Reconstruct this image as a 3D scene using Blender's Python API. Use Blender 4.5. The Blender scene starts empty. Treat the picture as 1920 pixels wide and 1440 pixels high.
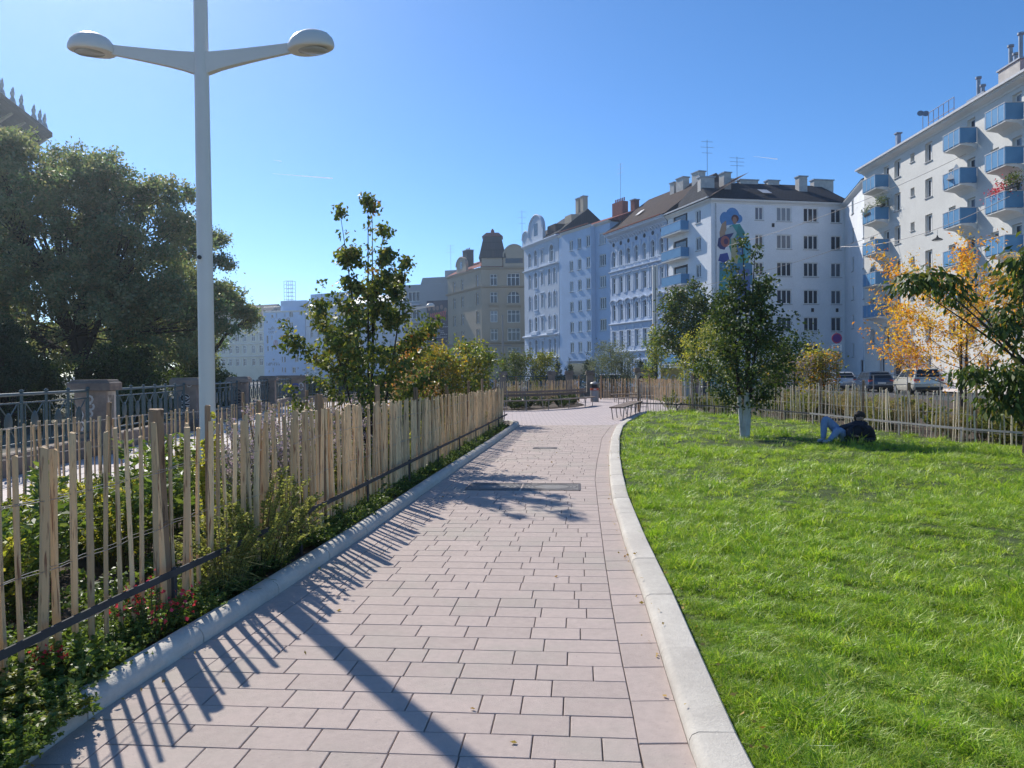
import bpy, math, random
import numpy as np
from mathutils import Matrix, Vector
R = math.radians
rng = random.Random(7)
nrg = np.random.default_rng(7)
C = bpy.context.scene.collection
sc = bpy.context.scene

# ------------------------------------------------------------------ camera, sky, sun, exposure
CAM_H = 1.6
cam = bpy.data.cameras.new('camera'); cam.sensor_width = 36; cam.lens = 36 * 1420 / 1920
cam.clip_start = 0.05; cam.clip_end = 20000
camo = bpy.data.objects.new('camera', cam); C.objects.link(camo)
camo.matrix_world = Matrix.Translation((0, 0, CAM_H)) @ Matrix.Rotation(R(90 - .93), 4, 'X') @ Matrix.Rotation(R(-.6), 4, 'Z')
sc.camera = camo
SUN_AZ, SUN_EL = R(-33), R(39)           # azimuth measured from +Y towards +X
w = bpy.data.worlds.new('World'); sc.world = w; w.use_nodes = True
nt = w.node_tree; nt.nodes.clear()
sky = nt.nodes.new('ShaderNodeTexSky'); sky.sky_type = 'NISHITA'; sky.sun_disc = False
sky.sun_elevation = SUN_EL; sky.sun_rotation = SUN_AZ; sky.altitude = 180
sky.air_density = 0.65; sky.dust_density = 0.12; sky.ozone_density = 3.0
bg = nt.nodes.new('ShaderNodeBackground'); bg.inputs[1].default_value = 0.112
wo = nt.nodes.new('ShaderNodeOutputWorld')
hsv = nt.nodes.new('ShaderNodeHueSaturation'); hsv.inputs['Saturation'].default_value = 1.2
nt.links.new(sky.outputs[0], hsv.inputs['Color']); nt.links.new(hsv.outputs[0], bg.inputs[0]); nt.links.new(bg.outputs[0], wo.inputs[0])
sl = bpy.data.lights.new('sun', 'SUN'); sl.energy = 3.4; sl.angle = R(.53); sl.color = (1, .95, .87)
so = bpy.data.objects.new('sun', sl); C.objects.link(so)
sv = Vector((math.sin(SUN_AZ) * math.cos(SUN_EL), math.cos(SUN_AZ) * math.cos(SUN_EL), math.sin(SUN_EL)))
so.rotation_euler = sv.to_track_quat('Z', 'Y').to_euler(); so.location = (-20, 30, 40)
sc.view_settings.view_transform = 'Standard'; sc.view_settings.look = 'None'
sc.view_settings.exposure = 0.76; sc.view_settings.gamma = 1
sc.cycles.max_bounces = 6; sc.cycles.diffuse_bounces = 4; sc.cycles.glossy_bounces = 2; sc.cycles.transmission_bounces = 3; sc.cycles.transparent_max_bounces = 6
sc.cycles.use_denoising = True

# ------------------------------------------------------------------ helpers
def lin(r, g, b):
    f = lambda c: (c / 255 / 12.92) if c <= 10 else ((c / 255 + .055) / 1.055) ** 2.4
    return (f(r), f(g), f(b), 1)
def tag(o, label=None, cat=None, group=None, kind=None):
    if label: o['label'] = label
    if cat: o['category'] = cat
    if group: o['group'] = group
    if kind: o['kind'] = kind
    return o
def link(o): C.objects.link(o); return o
def empty(name, loc=(0, 0, 0), rz=0):
    o = bpy.data.objects.new(name, None); link(o); o.location = loc; o.rotation_euler = (0, 0, rz); o.empty_display_size = .2
    return o
def obj(name, mesh, parent=None, loc=(0, 0, 0), rot=(0, 0, 0), scale=None):
    o = bpy.data.objects.new(name, mesh); link(o); o.parent = parent; o.location = loc; o.rotation_euler = rot
    if scale is not None: o.scale = scale
    return o
def npmesh(name, V, F, mats, rnd=None, smooth=False, mi=None):
    """V (n,3), F (m,k) all faces with k corners."""
    me = bpy.data.meshes.new(name); V = np.asarray(V, np.float32); F = np.asarray(F, np.int32); k = F.shape[1]; m = len(F)
    me.vertices.add(len(V)); me.vertices.foreach_set('co', V.ravel())
    me.loops.add(m * k); me.loops.foreach_set('vertex_index', F.ravel())
    me.polygons.add(m); me.polygons.foreach_set('loop_start', np.arange(0, m * k, k, dtype=np.int32))
    if smooth: me.polygons.foreach_set('use_smooth', np.ones(m, bool))
    if mi is not None: me.polygons.foreach_set('material_index', np.asarray(mi, np.int32))
    for mt in (mats if isinstance(mats, (list, tuple)) else [mats]): me.materials.append(mt)
    if rnd is not None:
        a = me.attributes.new('rnd', 'FLOAT', 'FACE'); a.data.foreach_set('value', np.asarray(rnd, np.float32))
    me.update(calc_edges=True); me.validate()
    return me
class MB:
    def __init__(s): s.v = []; s.f = []; s.r = []; s.m = []
    def add(s, V, F, r=None, mi=0):
        n = len(s.v); s.v += [tuple(p) for p in V]; s.f += [tuple(i + n for i in f) for f in F]
        s.r += [0.0 if r is None else r] * len(F); s.m += [mi] * len(F); return s
    def box(s, x0, x1, y0, y1, z0, z1, r=None, mi=0):
        return s.add([(x0, y0, z0), (x1, y0, z0), (x1, y1, z0), (x0, y1, z0), (x0, y0, z1), (x1, y0, z1), (x1, y1, z1), (x0, y1, z1)],
                     [(3, 2, 1, 0), (4, 5, 6, 7), (0, 1, 5, 4), (1, 2, 6, 5), (2, 3, 7, 6), (3, 0, 4, 7)], r, mi)
    def quad(s, a, b, c, d, r=None, mi=0): return s.add([a, b, c, d], [(0, 1, 2, 3)], r, mi)
    def prism(s, poly, z0, z1, ch=0, r=None, mi=0):
        """vertical prism from a ground polygon (counter-clockwise), top edge chamfered by ch"""
        n = len(poly); c = [sum(p[0] for p in poly) / n, sum(p[1] for p in poly) / n]
        V = [(x, y, z0) for x, y in poly] + [(x, y, z1 - ch) for x, y in poly]; F = [tuple(range(n - 1, -1, -1))]
        F += [(i, (i + 1) % n, n + (i + 1) % n, n + i) for i in range(n)]
        if ch:
            V += [(x + (c[0] - x) * ch / max(.02, math.hypot(c[0] - x, c[1] - y)) * 1.3, y + (c[1] - y) * ch / max(.02, math.hypot(c[0] - x, c[1] - y)) * 1.3, z1) for x, y in poly]
            F += [(n + i, n + (i + 1) % n, 2 * n + (i + 1) % n, 2 * n + i) for i in range(n)] + [tuple(range(2 * n, 3 * n))]
        else: F += [tuple(range(n, 2 * n))]
        return s.add(V, F, r, mi)
    def tube(s, pts, rad, n=6, cap=True, r=None, mi=0):
        pts = [Vector(p) for p in pts]; V = []; F = []
        if not isinstance(rad, (list, tuple)): rad = [rad] * len(pts)
        for i, p in enumerate(pts):
            d = (pts[min(i + 1, len(pts) - 1)] - pts[max(i - 1, 0)]).normalized()
            up = Vector((0, 0, 1)) if abs(d.z) < .9 else Vector((1, 0, 0))
            a = d.cross(up).normalized(); b = a.cross(d)
            for k in range(n):
                t = 2 * math.pi * k / n; V.append(p + (a * math.cos(t) + b * math.sin(t)) * rad[i])
        for i in range(len(pts) - 1):
            for k in range(n):
                F.append((i * n + k, i * n + (k + 1) % n, (i + 1) * n + (k + 1) % n, (i + 1) * n + k))
        if cap: F += [tuple(range(n - 1, -1, -1)), tuple(range((len(pts) - 1) * n, len(pts) * n))]
        return s.add(V, F, r, mi)
    def lathe(s, prof, n=12, cx=0, cy=0, r=None, mi=0, sx=1, sy=1):
        V = []; F = []
        for rr, z in prof:
            for k in range(n): t = 2 * math.pi * k / n; V.append((cx + rr * math.cos(t) * sx, cy + rr * math.sin(t) * sy, z))
        for i in range(len(prof) - 1):
            for k in range(n): F.append((i * n + k, i * n + (k + 1) % n, (i + 1) * n + (k + 1) % n, (i + 1) * n + k))
        F += [tuple(range(n - 1, -1, -1)), tuple(range((len(prof) - 1) * n, len(prof) * n))]
        return s.add(V, F, r, mi)
    def extr(s, prof, x0, x1, r=None, mi=0):
        """profile of (y, z), ordered so that it is extruded along x"""
        n = len(prof); V = [(x0, y, z) for y, z in prof] + [(x1, y, z) for y, z in prof]
        F = [(i, (i + 1) % n, n + (i + 1) % n, n + i) for i in range(n)] + [tuple(range(n - 1, -1, -1)), tuple(range(n, 2 * n))]
        return s.add(V, F, r, mi)
    def ribbon(s, pts2, hw, y, z_off=0, r=None, mi=0):
        """flat stroke in the local x-z plane at depth y"""
        for (a, b) in zip(pts2[:-1], pts2[1:]):
            dx, dz = b[0] - a[0], b[1] - a[1]; L = math.hypot(dx, dz) or 1; nx, nz = -dz / L * hw, dx / L * hw; ex, ez = dx / L * hw * .6, dz / L * hw * .6
            s.add([(a[0] - ex - nx, y, a[1] - ez - nz), (b[0] + ex - nx, y, b[1] + ez - nz), (b[0] + ex + nx, y, b[1] + ez + nz), (a[0] - ex + nx, y, a[1] - ez + nz)], [(0, 1, 2, 3)], r, mi)
        return s
    def mesh(s, name, mats, smooth=False):
        me = bpy.data.meshes.new(name); me.from_pydata(s.v, [], s.f)
        for m in (mats if isinstance(mats, (list, tuple)) else [mats]): me.materials.append(m)
        a = me.attributes.new('rnd', 'FLOAT', 'FACE'); a.data.foreach_set('value', s.r)
        me.polygons.foreach_set('material_index', s.m)
        if smooth: me.polygons.foreach_set('use_smooth', [True] * len(s.f)); me.set_sharp_from_angle(angle=R(40))
        me.update(); return me
    def build(s, name, mats, parent=None, loc=(0, 0, 0), rot=(0, 0, 0), smooth=False):
        return obj(name, s.mesh(name, mats, smooth), parent, loc, rot)

# ------------------------------------------------------------------ materials
def base_nodes(name):
    m = bpy.data.materials.new(name); m.use_nodes = True; t = m.node_tree; t.nodes.clear()
    out = t.nodes.new('ShaderNodeOutputMaterial'); p = t.nodes.new('ShaderNodeBsdfPrincipled'); t.links.new(p.outputs[0], out.inputs[0])
    return m, t, p, out
def N(t, k, **kw):
    n = t.nodes.new(k)
    for a, b in kw.items(): setattr(n, a, b)
    return n
def coords(t, world=False):
    if world:
        g = N(t, 'ShaderNodeNewGeometry'); return g.outputs['Position']
    tc = N(t, 'ShaderNodeTexCoord'); oi = N(t, 'ShaderNodeObjectInfo'); ml = N(t, 'ShaderNodeMath', operation='MULTIPLY'); ml.inputs[1].default_value = 57.3
    t.links.new(oi.outputs['Random'], ml.inputs[0]); ad = N(t, 'ShaderNodeVectorMath', operation='ADD')
    t.links.new(tc.outputs['Object'], ad.inputs[0]); t.links.new(ml.outputs[0], ad.inputs[1]); return ad.outputs[0]
def rnd_out(t):
    at = N(t, 'ShaderNodeAttribute', attribute_name='rnd'); oi = N(t, 'ShaderNodeObjectInfo')
    ad = N(t, 'ShaderNodeMath', operation='ADD'); t.links.new(at.outputs['Fac'], ad.inputs[0]); t.links.new(oi.outputs['Random'], ad.inputs[1])
    fr = N(t, 'ShaderNodeMath', operation='FRACT'); t.links.new(ad.outputs[0], fr.inputs[0]); return fr.outputs[0]
def ramp(t, fac, stops):
    r = N(t, 'ShaderNodeValToRGB'); e = r.color_ramp.elements
    while len(e) < len(stops): e.new(.5)
    for x, (p, c) in zip(e, stops): x.position = p; x.color = c
    t.links.new(fac, r.inputs[0]); return r.outputs[0]
def mixc(t, fac, a, b, mode='MIX'):
    m = N(t, 'ShaderNodeMix', data_type='RGBA', blend_type=mode)
    for s, v in ((0, fac), (6, a), (7, b)):
        if isinstance(v, (int, float)): m.inputs[s].default_value = v
        elif isinstance(v, tuple): m.inputs[s].default_value = v
        else: t.links.new(v, m.inputs[s])
    return m.outputs[2]
def noise(t, co, scale, detail=5, rough=.6, dist=0):
    n = N(t, 'ShaderNodeTexNoise'); n.inputs['Scale'].default_value = scale; n.inputs['Detail'].default_value = detail
    n.inputs['Roughness'].default_value = rough; n.inputs['Distortion'].default_value = dist; t.links.new(co, n.inputs['Vector']); return n.outputs[0]
def pmat(name, c1, c2=None, scale=3, rough=.8, bump=0, bscale=None, rnd=0, spec=.3, metal=0, world=False, speck=None, fine=0, stain=None):
    m, t, p, out = base_nodes(name); co = coords(t, world); c2 = c2 or c1
    fac = ramp(t, noise(t, co, scale), [(.32, (0, 0, 0, 1)), (.68, (1, 1, 1, 1))]); col = mixc(t, fac, c1, c2)
    if fine: col = mixc(t, fine, col, mixc(t, noise(t, co, scale * 14, 3), (.25, .25, .25, 1), (1.75, 1.75, 1.75, 1)), 'MULTIPLY')
    if rnd:
        rv = N(t, 'ShaderNodeMapRange'); rv.inputs[3].default_value = 1 - rnd; rv.inputs[4].default_value = 1 + rnd
        t.links.new(rnd_out(t), rv.inputs[0]); col = mixc(t, 1.0, col, rv.outputs[0], 'MULTIPLY')
    if speck:
        sf = ramp(t, noise(t, co, speck[1], 3), [(speck[2], (0, 0, 0, 1)), (speck[2] + .08, (1, 1, 1, 1))]); col = mixc(t, sf, col, speck[0])
    if stain:
        wf = ramp(t, noise(t, coords(t, True), stain[1], 7, .65), [(.5, (0, 0, 0, 1)), (.78, (.75, .75, .75, 1))]); col = mixc(t, wf, col, stain[0])
    t.links.new(col, p.inputs['Base Color']); p.inputs['Roughness'].default_value = rough; p.inputs['Metallic'].default_value = metal
    p.inputs['Specular IOR Level'].default_value = spec
    if bump:
        b = N(t, 'ShaderNodeBump'); b.inputs['Strength'].default_value = bump; b.inputs['Distance'].default_value = .02
        t.links.new(noise(t, co, bscale or scale * 6, 6), b.inputs['Height']); t.links.new(b.outputs[0], p.inputs['Normal'])
    return m
def leafmat(name, stops, trans=.4, rough=.45, spec=.35, tint=(1.25, 1.2, .55, 1), world_scale=0):
    stops = [(a, tuple(min(.85, v * 1.35) for v in c[:3]) + (1,)) for a, c in stops]; m, t, p, out = base_nodes(name); r = rnd_out(t); col = ramp(t, r, stops)
    if world_scale:
        f = noise(t, coords(t, True), world_scale, 3); col = mixc(t, .75, col, mixc(t, f, (.45, .5, .5, 1), (1.5, 1.45, 1.35, 1)), 'MULTIPLY')
    t.links.new(col, p.inputs['Base Color']); p.inputs['Roughness'].default_value = rough; p.inputs['Specular IOR Level'].default_value = spec
    tr = N(t, 'ShaderNodeBsdfTranslucent'); t.links.new(mixc(t, 1.0, col, tint, 'MULTIPLY'), tr.inputs[0])
    mx = N(t, 'ShaderNodeMixShader'); mx.inputs[0].default_value = trans
    t.links.new(p.outputs[0], mx.inputs[1]); t.links.new(tr.outputs[0], mx.inputs[2]); t.links.new(mx.outputs[0], out.inputs[0])
    return m
M = {}
def dirt(name, c, rough=.85, rnd=.03, world=False, amt=.9, sc_=.5, bump=.15):
    """plaster / concrete with soft stains"""
    d = tuple(v * amt for v in c[:3]) + (1,); M[name] = pmat(name, c, d, sc_, rough, bump, 30, rnd, .25, world=world, fine=.12); return M[name]
M['paver'] = pmat('paver', (.475, .385, .335, 1), (.44, .357, .312, 1), 1.6, .85, .25, 120, .055, .25, speck=((.30, .25, .24, 1), 60, .66), fine=.2, stain=((.37, .35, .285, 1), .9))
M['joint'] = pmat('joint', (.17, .145, .13, 1), (.27, .235, .2, 1), 30, .95, .3)
M['kerb'] = pmat('kerb', (.57, .53, .46, 1), (.46, .42, .365, 1), 2.2, .85, .3, 90, .05, .25, speck=((.36, .33, .28, 1), 45, .68), fine=.2)
M['soil'] = pmat('soil', (.05, .035, .024, 1), (.11, .08, .055, 1), 6, .95, .5, world=True)
M['lawn'] = pmat('lawn_soil', (.035, .05, .012, 1), (.06, .09, .02, 1), 3, .95, .5, world=True)
M['asphalt'] = pmat('asphalt', (.055, .055, .06, 1), (.075, .073, .072, 1), 2, .9, .2, world=True)
M['ground'] = pmat('ground', (.12, .11, .09, 1), (.09, .1, .06, 1), .3, .95, 0, world=True)
M['walk'] = pmat('walk', (.66, .58, .53, 1), (.56, .5, .47, 1), .8, .85, .1, world=True, fine=.15)
M['steel_grey'] = pmat('lamp_paint', (.74, .69, .62, 1), (.66, .62, .56, 1), 1.5, .38, .05, 40, spec=.5)
M['rail_dark'] = pmat('rail_paint', (.05, .052, .055, 1), (.075, .075, .075, 1), 5, .75, .05, spec=.12)
M['green_iron'] = pmat('green_iron', (.035, .075, .085, 1), (.05, .09, .10, 1), 4, .45, .1, spec=.5)
M['stone'] = pmat('pillar_stone', (.30, .245, .2, 1), (.16, .13, .11, 1), 2.4, .9, .5, 18, .1, fine=.3)
M['stone_pale'] = pmat('pillar_white', (.55, .52, .46, 1), (.3, .27, .23, 1), 3, .9, .3, 18, fine=.2)
M['paint_dark'] = pmat('graffiti_black', (.015, .015, .02, 1), None, 1, .6)
M['paint_white'] = pmat('graffiti_white', (.6, .6, .58, 1), None, 1, .6)
M['paint_blue'] = pmat('graffiti_blue', (.08, .12, .4, 1), None, 1, .6)
M['wire'] = pmat('wire', (.42, .4, .38, 1), (.3, .28, .26, 1), 20, .4, metal=.8)
def stake_mat(name, a, b, bark):
    m, t, p, out = base_nodes(name); co = coords(t)
    mp = N(t, 'ShaderNodeMapping'); mp.inputs['Scale'].default_value = (14, 14, 1.6); t.links.new(co, mp.inputs[0])
    g = noise(t, mp.outputs[0], 3, 6, .65); col = mixc(t, g, a, b)
    mp2 = N(t, 'ShaderNodeMapping'); mp2.inputs['Scale'].default_value = (1.5, 1.5, 2.6); t.links.new(co, mp2.inputs[0])
    bf = ramp(t, noise(t, mp2.outputs[0], 2.2, 4), [(.56, (0, 0, 0, 1)), (.66, (.85, .85, .85, 1))]); col = mixc(t, bf, col, bark)
    rv = N(t, 'ShaderNodeMapRange'); rv.inputs[3].default_value = .68; rv.inputs[4].default_value = 1.25; t.links.new(rnd_out(t), rv.inputs[0])
    col = mixc(t, 1.0, col, rv.outputs[0], 'MULTIPLY'); t.links.new(col, p.inputs['Base Color']); p.inputs['Roughness'].default_value = .8
    b_ = N(t, 'ShaderNodeBump'); b_.inputs['Strength'].default_value = .5; b_.inputs['Distance'].default_value = .01
    t.links.new(g, b_.inputs['Height']); t.links.new(b_.outputs[0], p.inputs['Normal']); return m
M['stake'] = stake_mat('chestnut_stake', (.84, .61, .345, 1), (.62, .42, .23, 1), (.2, .08, .042, 1))
M['stake_grey'] = stake_mat('weathered_stake', (.76, .67, .50, 1), (.56, .47, .35, 1), (.22, .11, .075, 1))
M['post'] = stake_mat('chestnut_post', (.40, .26, .15, 1), (.24, .145, .08, 1), (.075, .042, .025, 1))

# ------------------------------------------------------------------ ground, road, walkway
def interp(tab, y): return float(np.interp(y, [p[1] for p in tab], [p[0] for p in tab]))
KL = [(-2.20, 0), (-2.06, 2.5), (-1.99, 3.5), (-1.93, 4.0), (-1.74, 5.31), (-1.45, 7.54), (-.94, 12.2), (-.38, 17.1), (.19, 22.4)]     # left kerb, path side
BI = [(.46, 0), (.49, 2.0), (.51, 3.02), (.55, 3.52), (.59, 4.14), (.66, 5.07), (.78, 6.49), (1.03, 9.22), (1.22, 11.24), (1.47, 13.21), (1.74, 15.15), (2.11, 17.9), (2.72, 21.22), (3.05, 22.6)]  # border line, right
KR = [(.68, 0), (.70, 2), (.73, 3.09), (.80, 3.97), (.91, 5.3), (1.02, 6.92), (1.23, 9.4), (1.46, 11.45), (1.78, 14.01), (2.33, 17.87), (2.9, 21.2), (3.34, 23.1), (4.1, 25.9), (5.0, 28.6)]      # right kerb, path side
KLf = lambda y: interp(KL, y)
BIf = lambda y: interp(BI, y)
KRf = lambda y: interp(KR, y)
def sheet(name, poly, z, mat, kind='structure'):
    me = bpy.data.meshes.new(name); me.from_pydata([(x, y, z) for x, y in poly], [], [tuple(range(len(poly)))]); me.materials.append(mat)
    return tag(obj(name, me), kind=kind)
sheet('ground', [(-2500, -300), (2500, -300), (2500, 4000), (-2500, 4000)], -.16, M['ground'])
sheet('road', [(12, -20), (32, -20), (32.4, 70), (20, 78), (12, 100), (1, 124), (-10, 134), (-60, 190), (-80, 190), (-14, 60), (-13, 50.5), (14, 50.5), (16, 42)], -.14, M['asphalt'])
# ------------------------------------------------------------------ path with its pavers
ang = R(5); ea = (math.cos(ang), -math.sin(ang)); aa = (math.sin(ang), math.cos(ang))
def uv(u, v): return (ea[0] * u + aa[0] * v, ea[1] * u + aa[1] * v)
def ulim(f, v, off=0):
    u = 0
    for _ in range(6):
        x, y = uv(u, v); u = (f(y) + off - aa[0] * v) / ea[0]
    return u
ys = np.linspace(-1.5, 23.4, 60)
path = sheet('path', [(KLf(y) - .01, y) for y in ys] + [(KRf(y) + .01, y) for y in ys[::-1]], -.014, M['joint'])
J = .0027
pcs = []
v = 1.7
while v < 22.3:
    a0, a1 = ulim(KLf, v + J, .22 + J), ulim(KLf, v + .2 - J, .22 + J); b0, b1 = ulim(BIf, v + J, -J), ulim(BIf, v + .2 - J, -J)
    cuts = []; u = max(a0, a1) + rng.choice([.1, .16, .22, .3])
    while u < min(b0, b1) - .12: cuts.append(u); u += rng.choice([.2, .25, .3, .3, .35, .4])
    L = [(a0, a1)] + [(c + J, c + J) for c in cuts]; Rr = [(c - J, c - J) for c in cuts] + [(b0, b1)]
    for l, r_ in zip(L, Rr): pcs.append((v, l, r_))
    v += .2
cache = {}
def paver_obj(poly, name, parent):
    cx = sum(p[0] for p in poly) / 4; cy = sum(p[1] for p in poly) / 4
    key = tuple(round(c, 3) for p in poly for c in (p[0] - cx, p[1] - cy))
    if key not in cache: cache[key] = MB().prism([(p[0] - cx, p[1] - cy) for p in poly], -.05, 0, .003).mesh('paver', M['paver'])
    return obj(name, cache[key], parent, (cx, cy, rng.uniform(-.0012, .0012)))
polys = [[uv(l[0], v + J), uv(r_[0], v + J), uv(r_[1], v + .2 - J), uv(l[1], v + .2 - J)] for v, l, r_ in pcs]
def seen(p):
    cx = sum(q[0] for q in p) / 4; cy = sum(q[1] for q in p) / 4; return cy > 2.55 and abs(cx) < cy * .72 + .3
order = sorted(range(len(polys)), key=lambda i: (0 if seen(polys[i]) else 1, polys[i][0][1]))
far = MB()
for k, i in enumerate(order):
    if k < 300: paver_obj(polys[i], 'paver', path)
    else: far.prism(polys[i], -.05, rng.uniform(-.0012, .0012), .003, rng.random())
tag(far.build('far_pavers', M['paver'], path), kind='stuff')
def course(fl, fr, y0, y1, name, lens):
    y = y0
    while y < y1:
        L = rng.choice(lens); a, b = y + J, y + L - J; s = .02 * 0
        paver_obj([(fl(a) + J, a), (fr(a) - J, a), (fr(b) - J, b), (fl(b) + J, b)], name, path); y += L
course(BIf, KRf, 2.2, 22.5, 'border_slab', [.24, .3, .36, .42])
course(KLf, lambda y: KLf(y) + .22, 2.4, 22.3, 'edge_slab', [.3, .35, .4])
# plaza beyond the path, pavers too far away to tell apart
m, t, p, out = base_nodes('plaza_paving'); co = coords(t, True)
br = N(t, 'ShaderNodeTexBrick'); br.inputs['Scale'].default_value = 1; br.inputs['Brick Width'].default_value = .3; br.inputs['Row Height'].default_value = .2
br.inputs['Mortar Size'].default_value = .008; br.inputs['Color1'].default_value = (.50, .42, .40, 1); br.inputs['Color2'].default_value = (.44, .37, .36, 1); br.inputs['Mortar'].default_value = (.2, .17, .155, 1)
t.links.new(co, br.inputs['Vector']); t.links.new(br.outputs[0], p.inputs['Base Color']); p.inputs['Roughness'].default_value = .85; M['plaza'] = m
sheet('plaza', [(-6, 22.3), (6.2, 22.3), (6.5, 30), (8, 36), (8, 44.5), (-9, 44.5), (-9, 30)], -.0035, M['plaza'])
sheet('plaza_bed', [(-6, 32.3), (-2.2, 31.7), (-.3, 31.25), (.7, 31.4), (1.8, 32.4), (2.85, 33.9), (3.4, 35.4), (3.3, 39.2), (1.4, 37.5), (-2.5, 36.6), (-6, 38)], .02, M['soil'])
sheet('walkway', [(-9.8, -5), (-5.4, -5), (-5.4, 10), (-4.6, 16), (-3, 24), (-4, 30), (-8, 44), (-13, 44), (-10.6, 30)], -.04, M['walk'])
sheet('flower_bed', [(-6.2, -3), (KLf(0), -3)] + [(KLf(y) - .05, y) for y in ys[3:]] + [(-.4, 24.3), (-3.2, 25.5), (-5, 15), (-6.1, 9)], -.02, M['soil'])
sheet('street_bed', [(5.2, 29.0), (7.9, 25.4), (8.8, 21.5), (9.3, 17.7), (9.7, 15.5), (11, 13), (20, 10), (21.5, 30), (21.5, 44), (9, 44), (6.4, 36)], -.05, M['soil'])
sheet('pavement', [(28.6, -20), (34, -20), (34.5, 72), (29, 72)], -.02, M['walk'])
# kerbs
def sweep(pts, prof, side):
    V = []; n = len(prof); F = []
    for i, (x, y) in enumerate(pts):
        dx = pts[min(i + 1, len(pts) - 1)][0] - pts[max(i - 1, 0)][0]; dy = pts[min(i + 1, len(pts) - 1)][1] - pts[max(i - 1, 0)][1]
        L = math.hypot(dx, dy); nx, ny = dy / L * side, -dx / L * side
        V += [(x + nx * d, y + ny * d, z) for d, z in prof]
    for i in range(len(pts) - 1):
        for k in range(n):
            q = (i * n + k, i * n + (k + 1) % n, (i + 1) * n + (k + 1) % n, (i + 1) * n + k); F.append(q if side < 0 else q[::-1])
    a = tuple(range(n)); b = tuple(range((len(pts) - 1) * n, len(pts) * n)); F += [a if side > 0 else a[::-1], b[::-1] if side > 0 else b]
    return V, F
def kerb(name, f, y0, y1, prof, side, step=1.0):
    root = tag(empty(name), kind='structure'); y = y0
    while y < y1:
        a, b = y + .004, min(y + step, y1) - .004; dz = rng.uniform(-.002, .002)
        V, F = sweep([(f(q), q) for q in np.linspace(a, b, 5)], prof, side); mb = MB(); mb.add(V, F)
        o = mb.build('kerbstone', M['kerb'], root, smooth=True); o.location.z = dz; y += step
    return root
kerb('kerb_by_lawn', KRf, 1.2, 28.6, [(0, -.06), (0, .022), (.012, .045), (.04, .058), (.19, .06), (.2, .05), (.2, -.06)], 1)
kerb('kerb_by_fence', KLf, 1.5, 22.4, [(0, -.06), (0, .04), (.015, .07), (.045, .09), (.085, .095), (.13, .09), (.16, .07), (.17, .03), (.17, -.06)], -1)
me_c = MB(); pts = [(KLf(22.4), 22.4), (.2, 22.9), (.05, 23.3), (-.3, 23.7), (-.9, 24.0)]
V, F = sweep(pts, [(0, -.06), (0, .06), (.04, .1), (.1, .11), (.18, .09), (.2, -.06)], -1); me_c.add(V, F)
me_c.build('kerbstone', M['kerb'], bpy.data.objects['kerb_by_fence'], smooth=True)
# drain covers let into the paving
M['cover'] = pmat('cover_iron', (.10, .085, .08, 1), (.07, .06, .055, 1), 8, .6, .3, 60, spec=.4)
M['cover_in'] = pmat('cover_concrete', (.25, .235, .22, 1), (.2, .19, .18, 1), 8, .8, .3, 60)
def cover(u0, v0, w_, h_, label):
    x, y = uv(u0, v0); t_ = empty('drain_cover', (x, y, .0025), -ang); tag(t_, label, 'drain cover', 'drain covers in the path')
    b = MB(); e = .035
    b.box(0, w_, 0, e, -.01, .004).box(0, w_, h_ - e, h_, -.01, .004).box(0, e, e, h_ - e, -.01, .004).box(w_ - e, w_, e, h_ - e, -.01, .004); b.build('frame', M['cover'], t_)
    MB().box(e, w_ - e, e, h_ - e, -.02, -.002 + .003).build('plate', M['cover_in'], t_)
    d = MB(); n = 40
    for r0, r1 in ((.42, .45), (.36, .375), (.30, .32)):
        for k in range(n):
            a, c = 2 * math.pi * k / n, 2 * math.pi * (k + 1) / n
            P = lambda rr, q: (w_ / 2 + rr * w_ * math.cos(q), h_ / 2 + rr * h_ * math.sin(q), .0032)
            d.quad(P(r0, a), P(r1, a), P(r1, c), P(r0, c))
    for k in range(6):
        for s in (.06, .86): d.box(w_ * (s + .015 * k), w_ * (s + .015 * k) + .006, .04, .12, .001, .003).box(w_ * (s + .015 * k), w_ * (s + .015 * k) + .006, h_ - .12, h_ - .04, .001, .003)
    d.build('ring', M['cover'], t_)
cover(-1.55, 10.15, .74, .62, 'drain cover half in the tree shadow on the path'); cover(-.78, 10.15, .80, .62, 'sunlit drain cover in the middle of the path')
cover(-.95, 15.6, .5, .3, 'small cover farther along the path'); 

# ------------------------------------------------------------------ lawn and grass
FR = [(20, 6), (14, 9.5), (10.6, 13), (9.75, 14.64), (9.41, 15.53), (9.06, 17.63), (8.59, 21.41), (7.75, 25.04), (6.57, 27.48), (5.1, 29.1)]
def FRf(y): return interp(FR, y)
def hump(x, y): return .025 * math.sin(1.7 * x + .8 * y) * math.sin(.9 * x - 1.3 * y + 1) + .012 * math.sin(4.1 * x + 2.3 * y) + .015
rows = []; NX = 48; yy = np.concatenate([np.linspace(-1, 8, 46), np.linspace(8.3, 28.5, 60)])
V = []; F = []
for y in yy:
    x0, x1 = KRf(y) + .19, max(KRf(y) + .5, FRf(y) - .05)
    for k in range(NX):
        s = k / (NX - 1); x = x0 + (x1 - x0) * s; V.append((x, y, .01 + hump(x, y) * min(1, s * 8) + min(1, s * 12) * .02))
for i in range(len(yy) - 1):
    for k in range(NX - 1): a = i * NX + k; F.append((a, a + 1, a + NX + 1, a + NX))
tag(obj('lawn', npmesh('lawn', V, F, M['lawn'], smooth=True)), kind='structure')
GRASS = [(0, (.115, .215, .02, 1)), (.3, (.21, .33, .034, 1)), (.6, (.30, .41, .055, 1)), (.85, (.40, .47, .09, 1)), (.95, (.36, .38, .12, 1)), (1, (.42, .38, .22, 1))]
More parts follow.
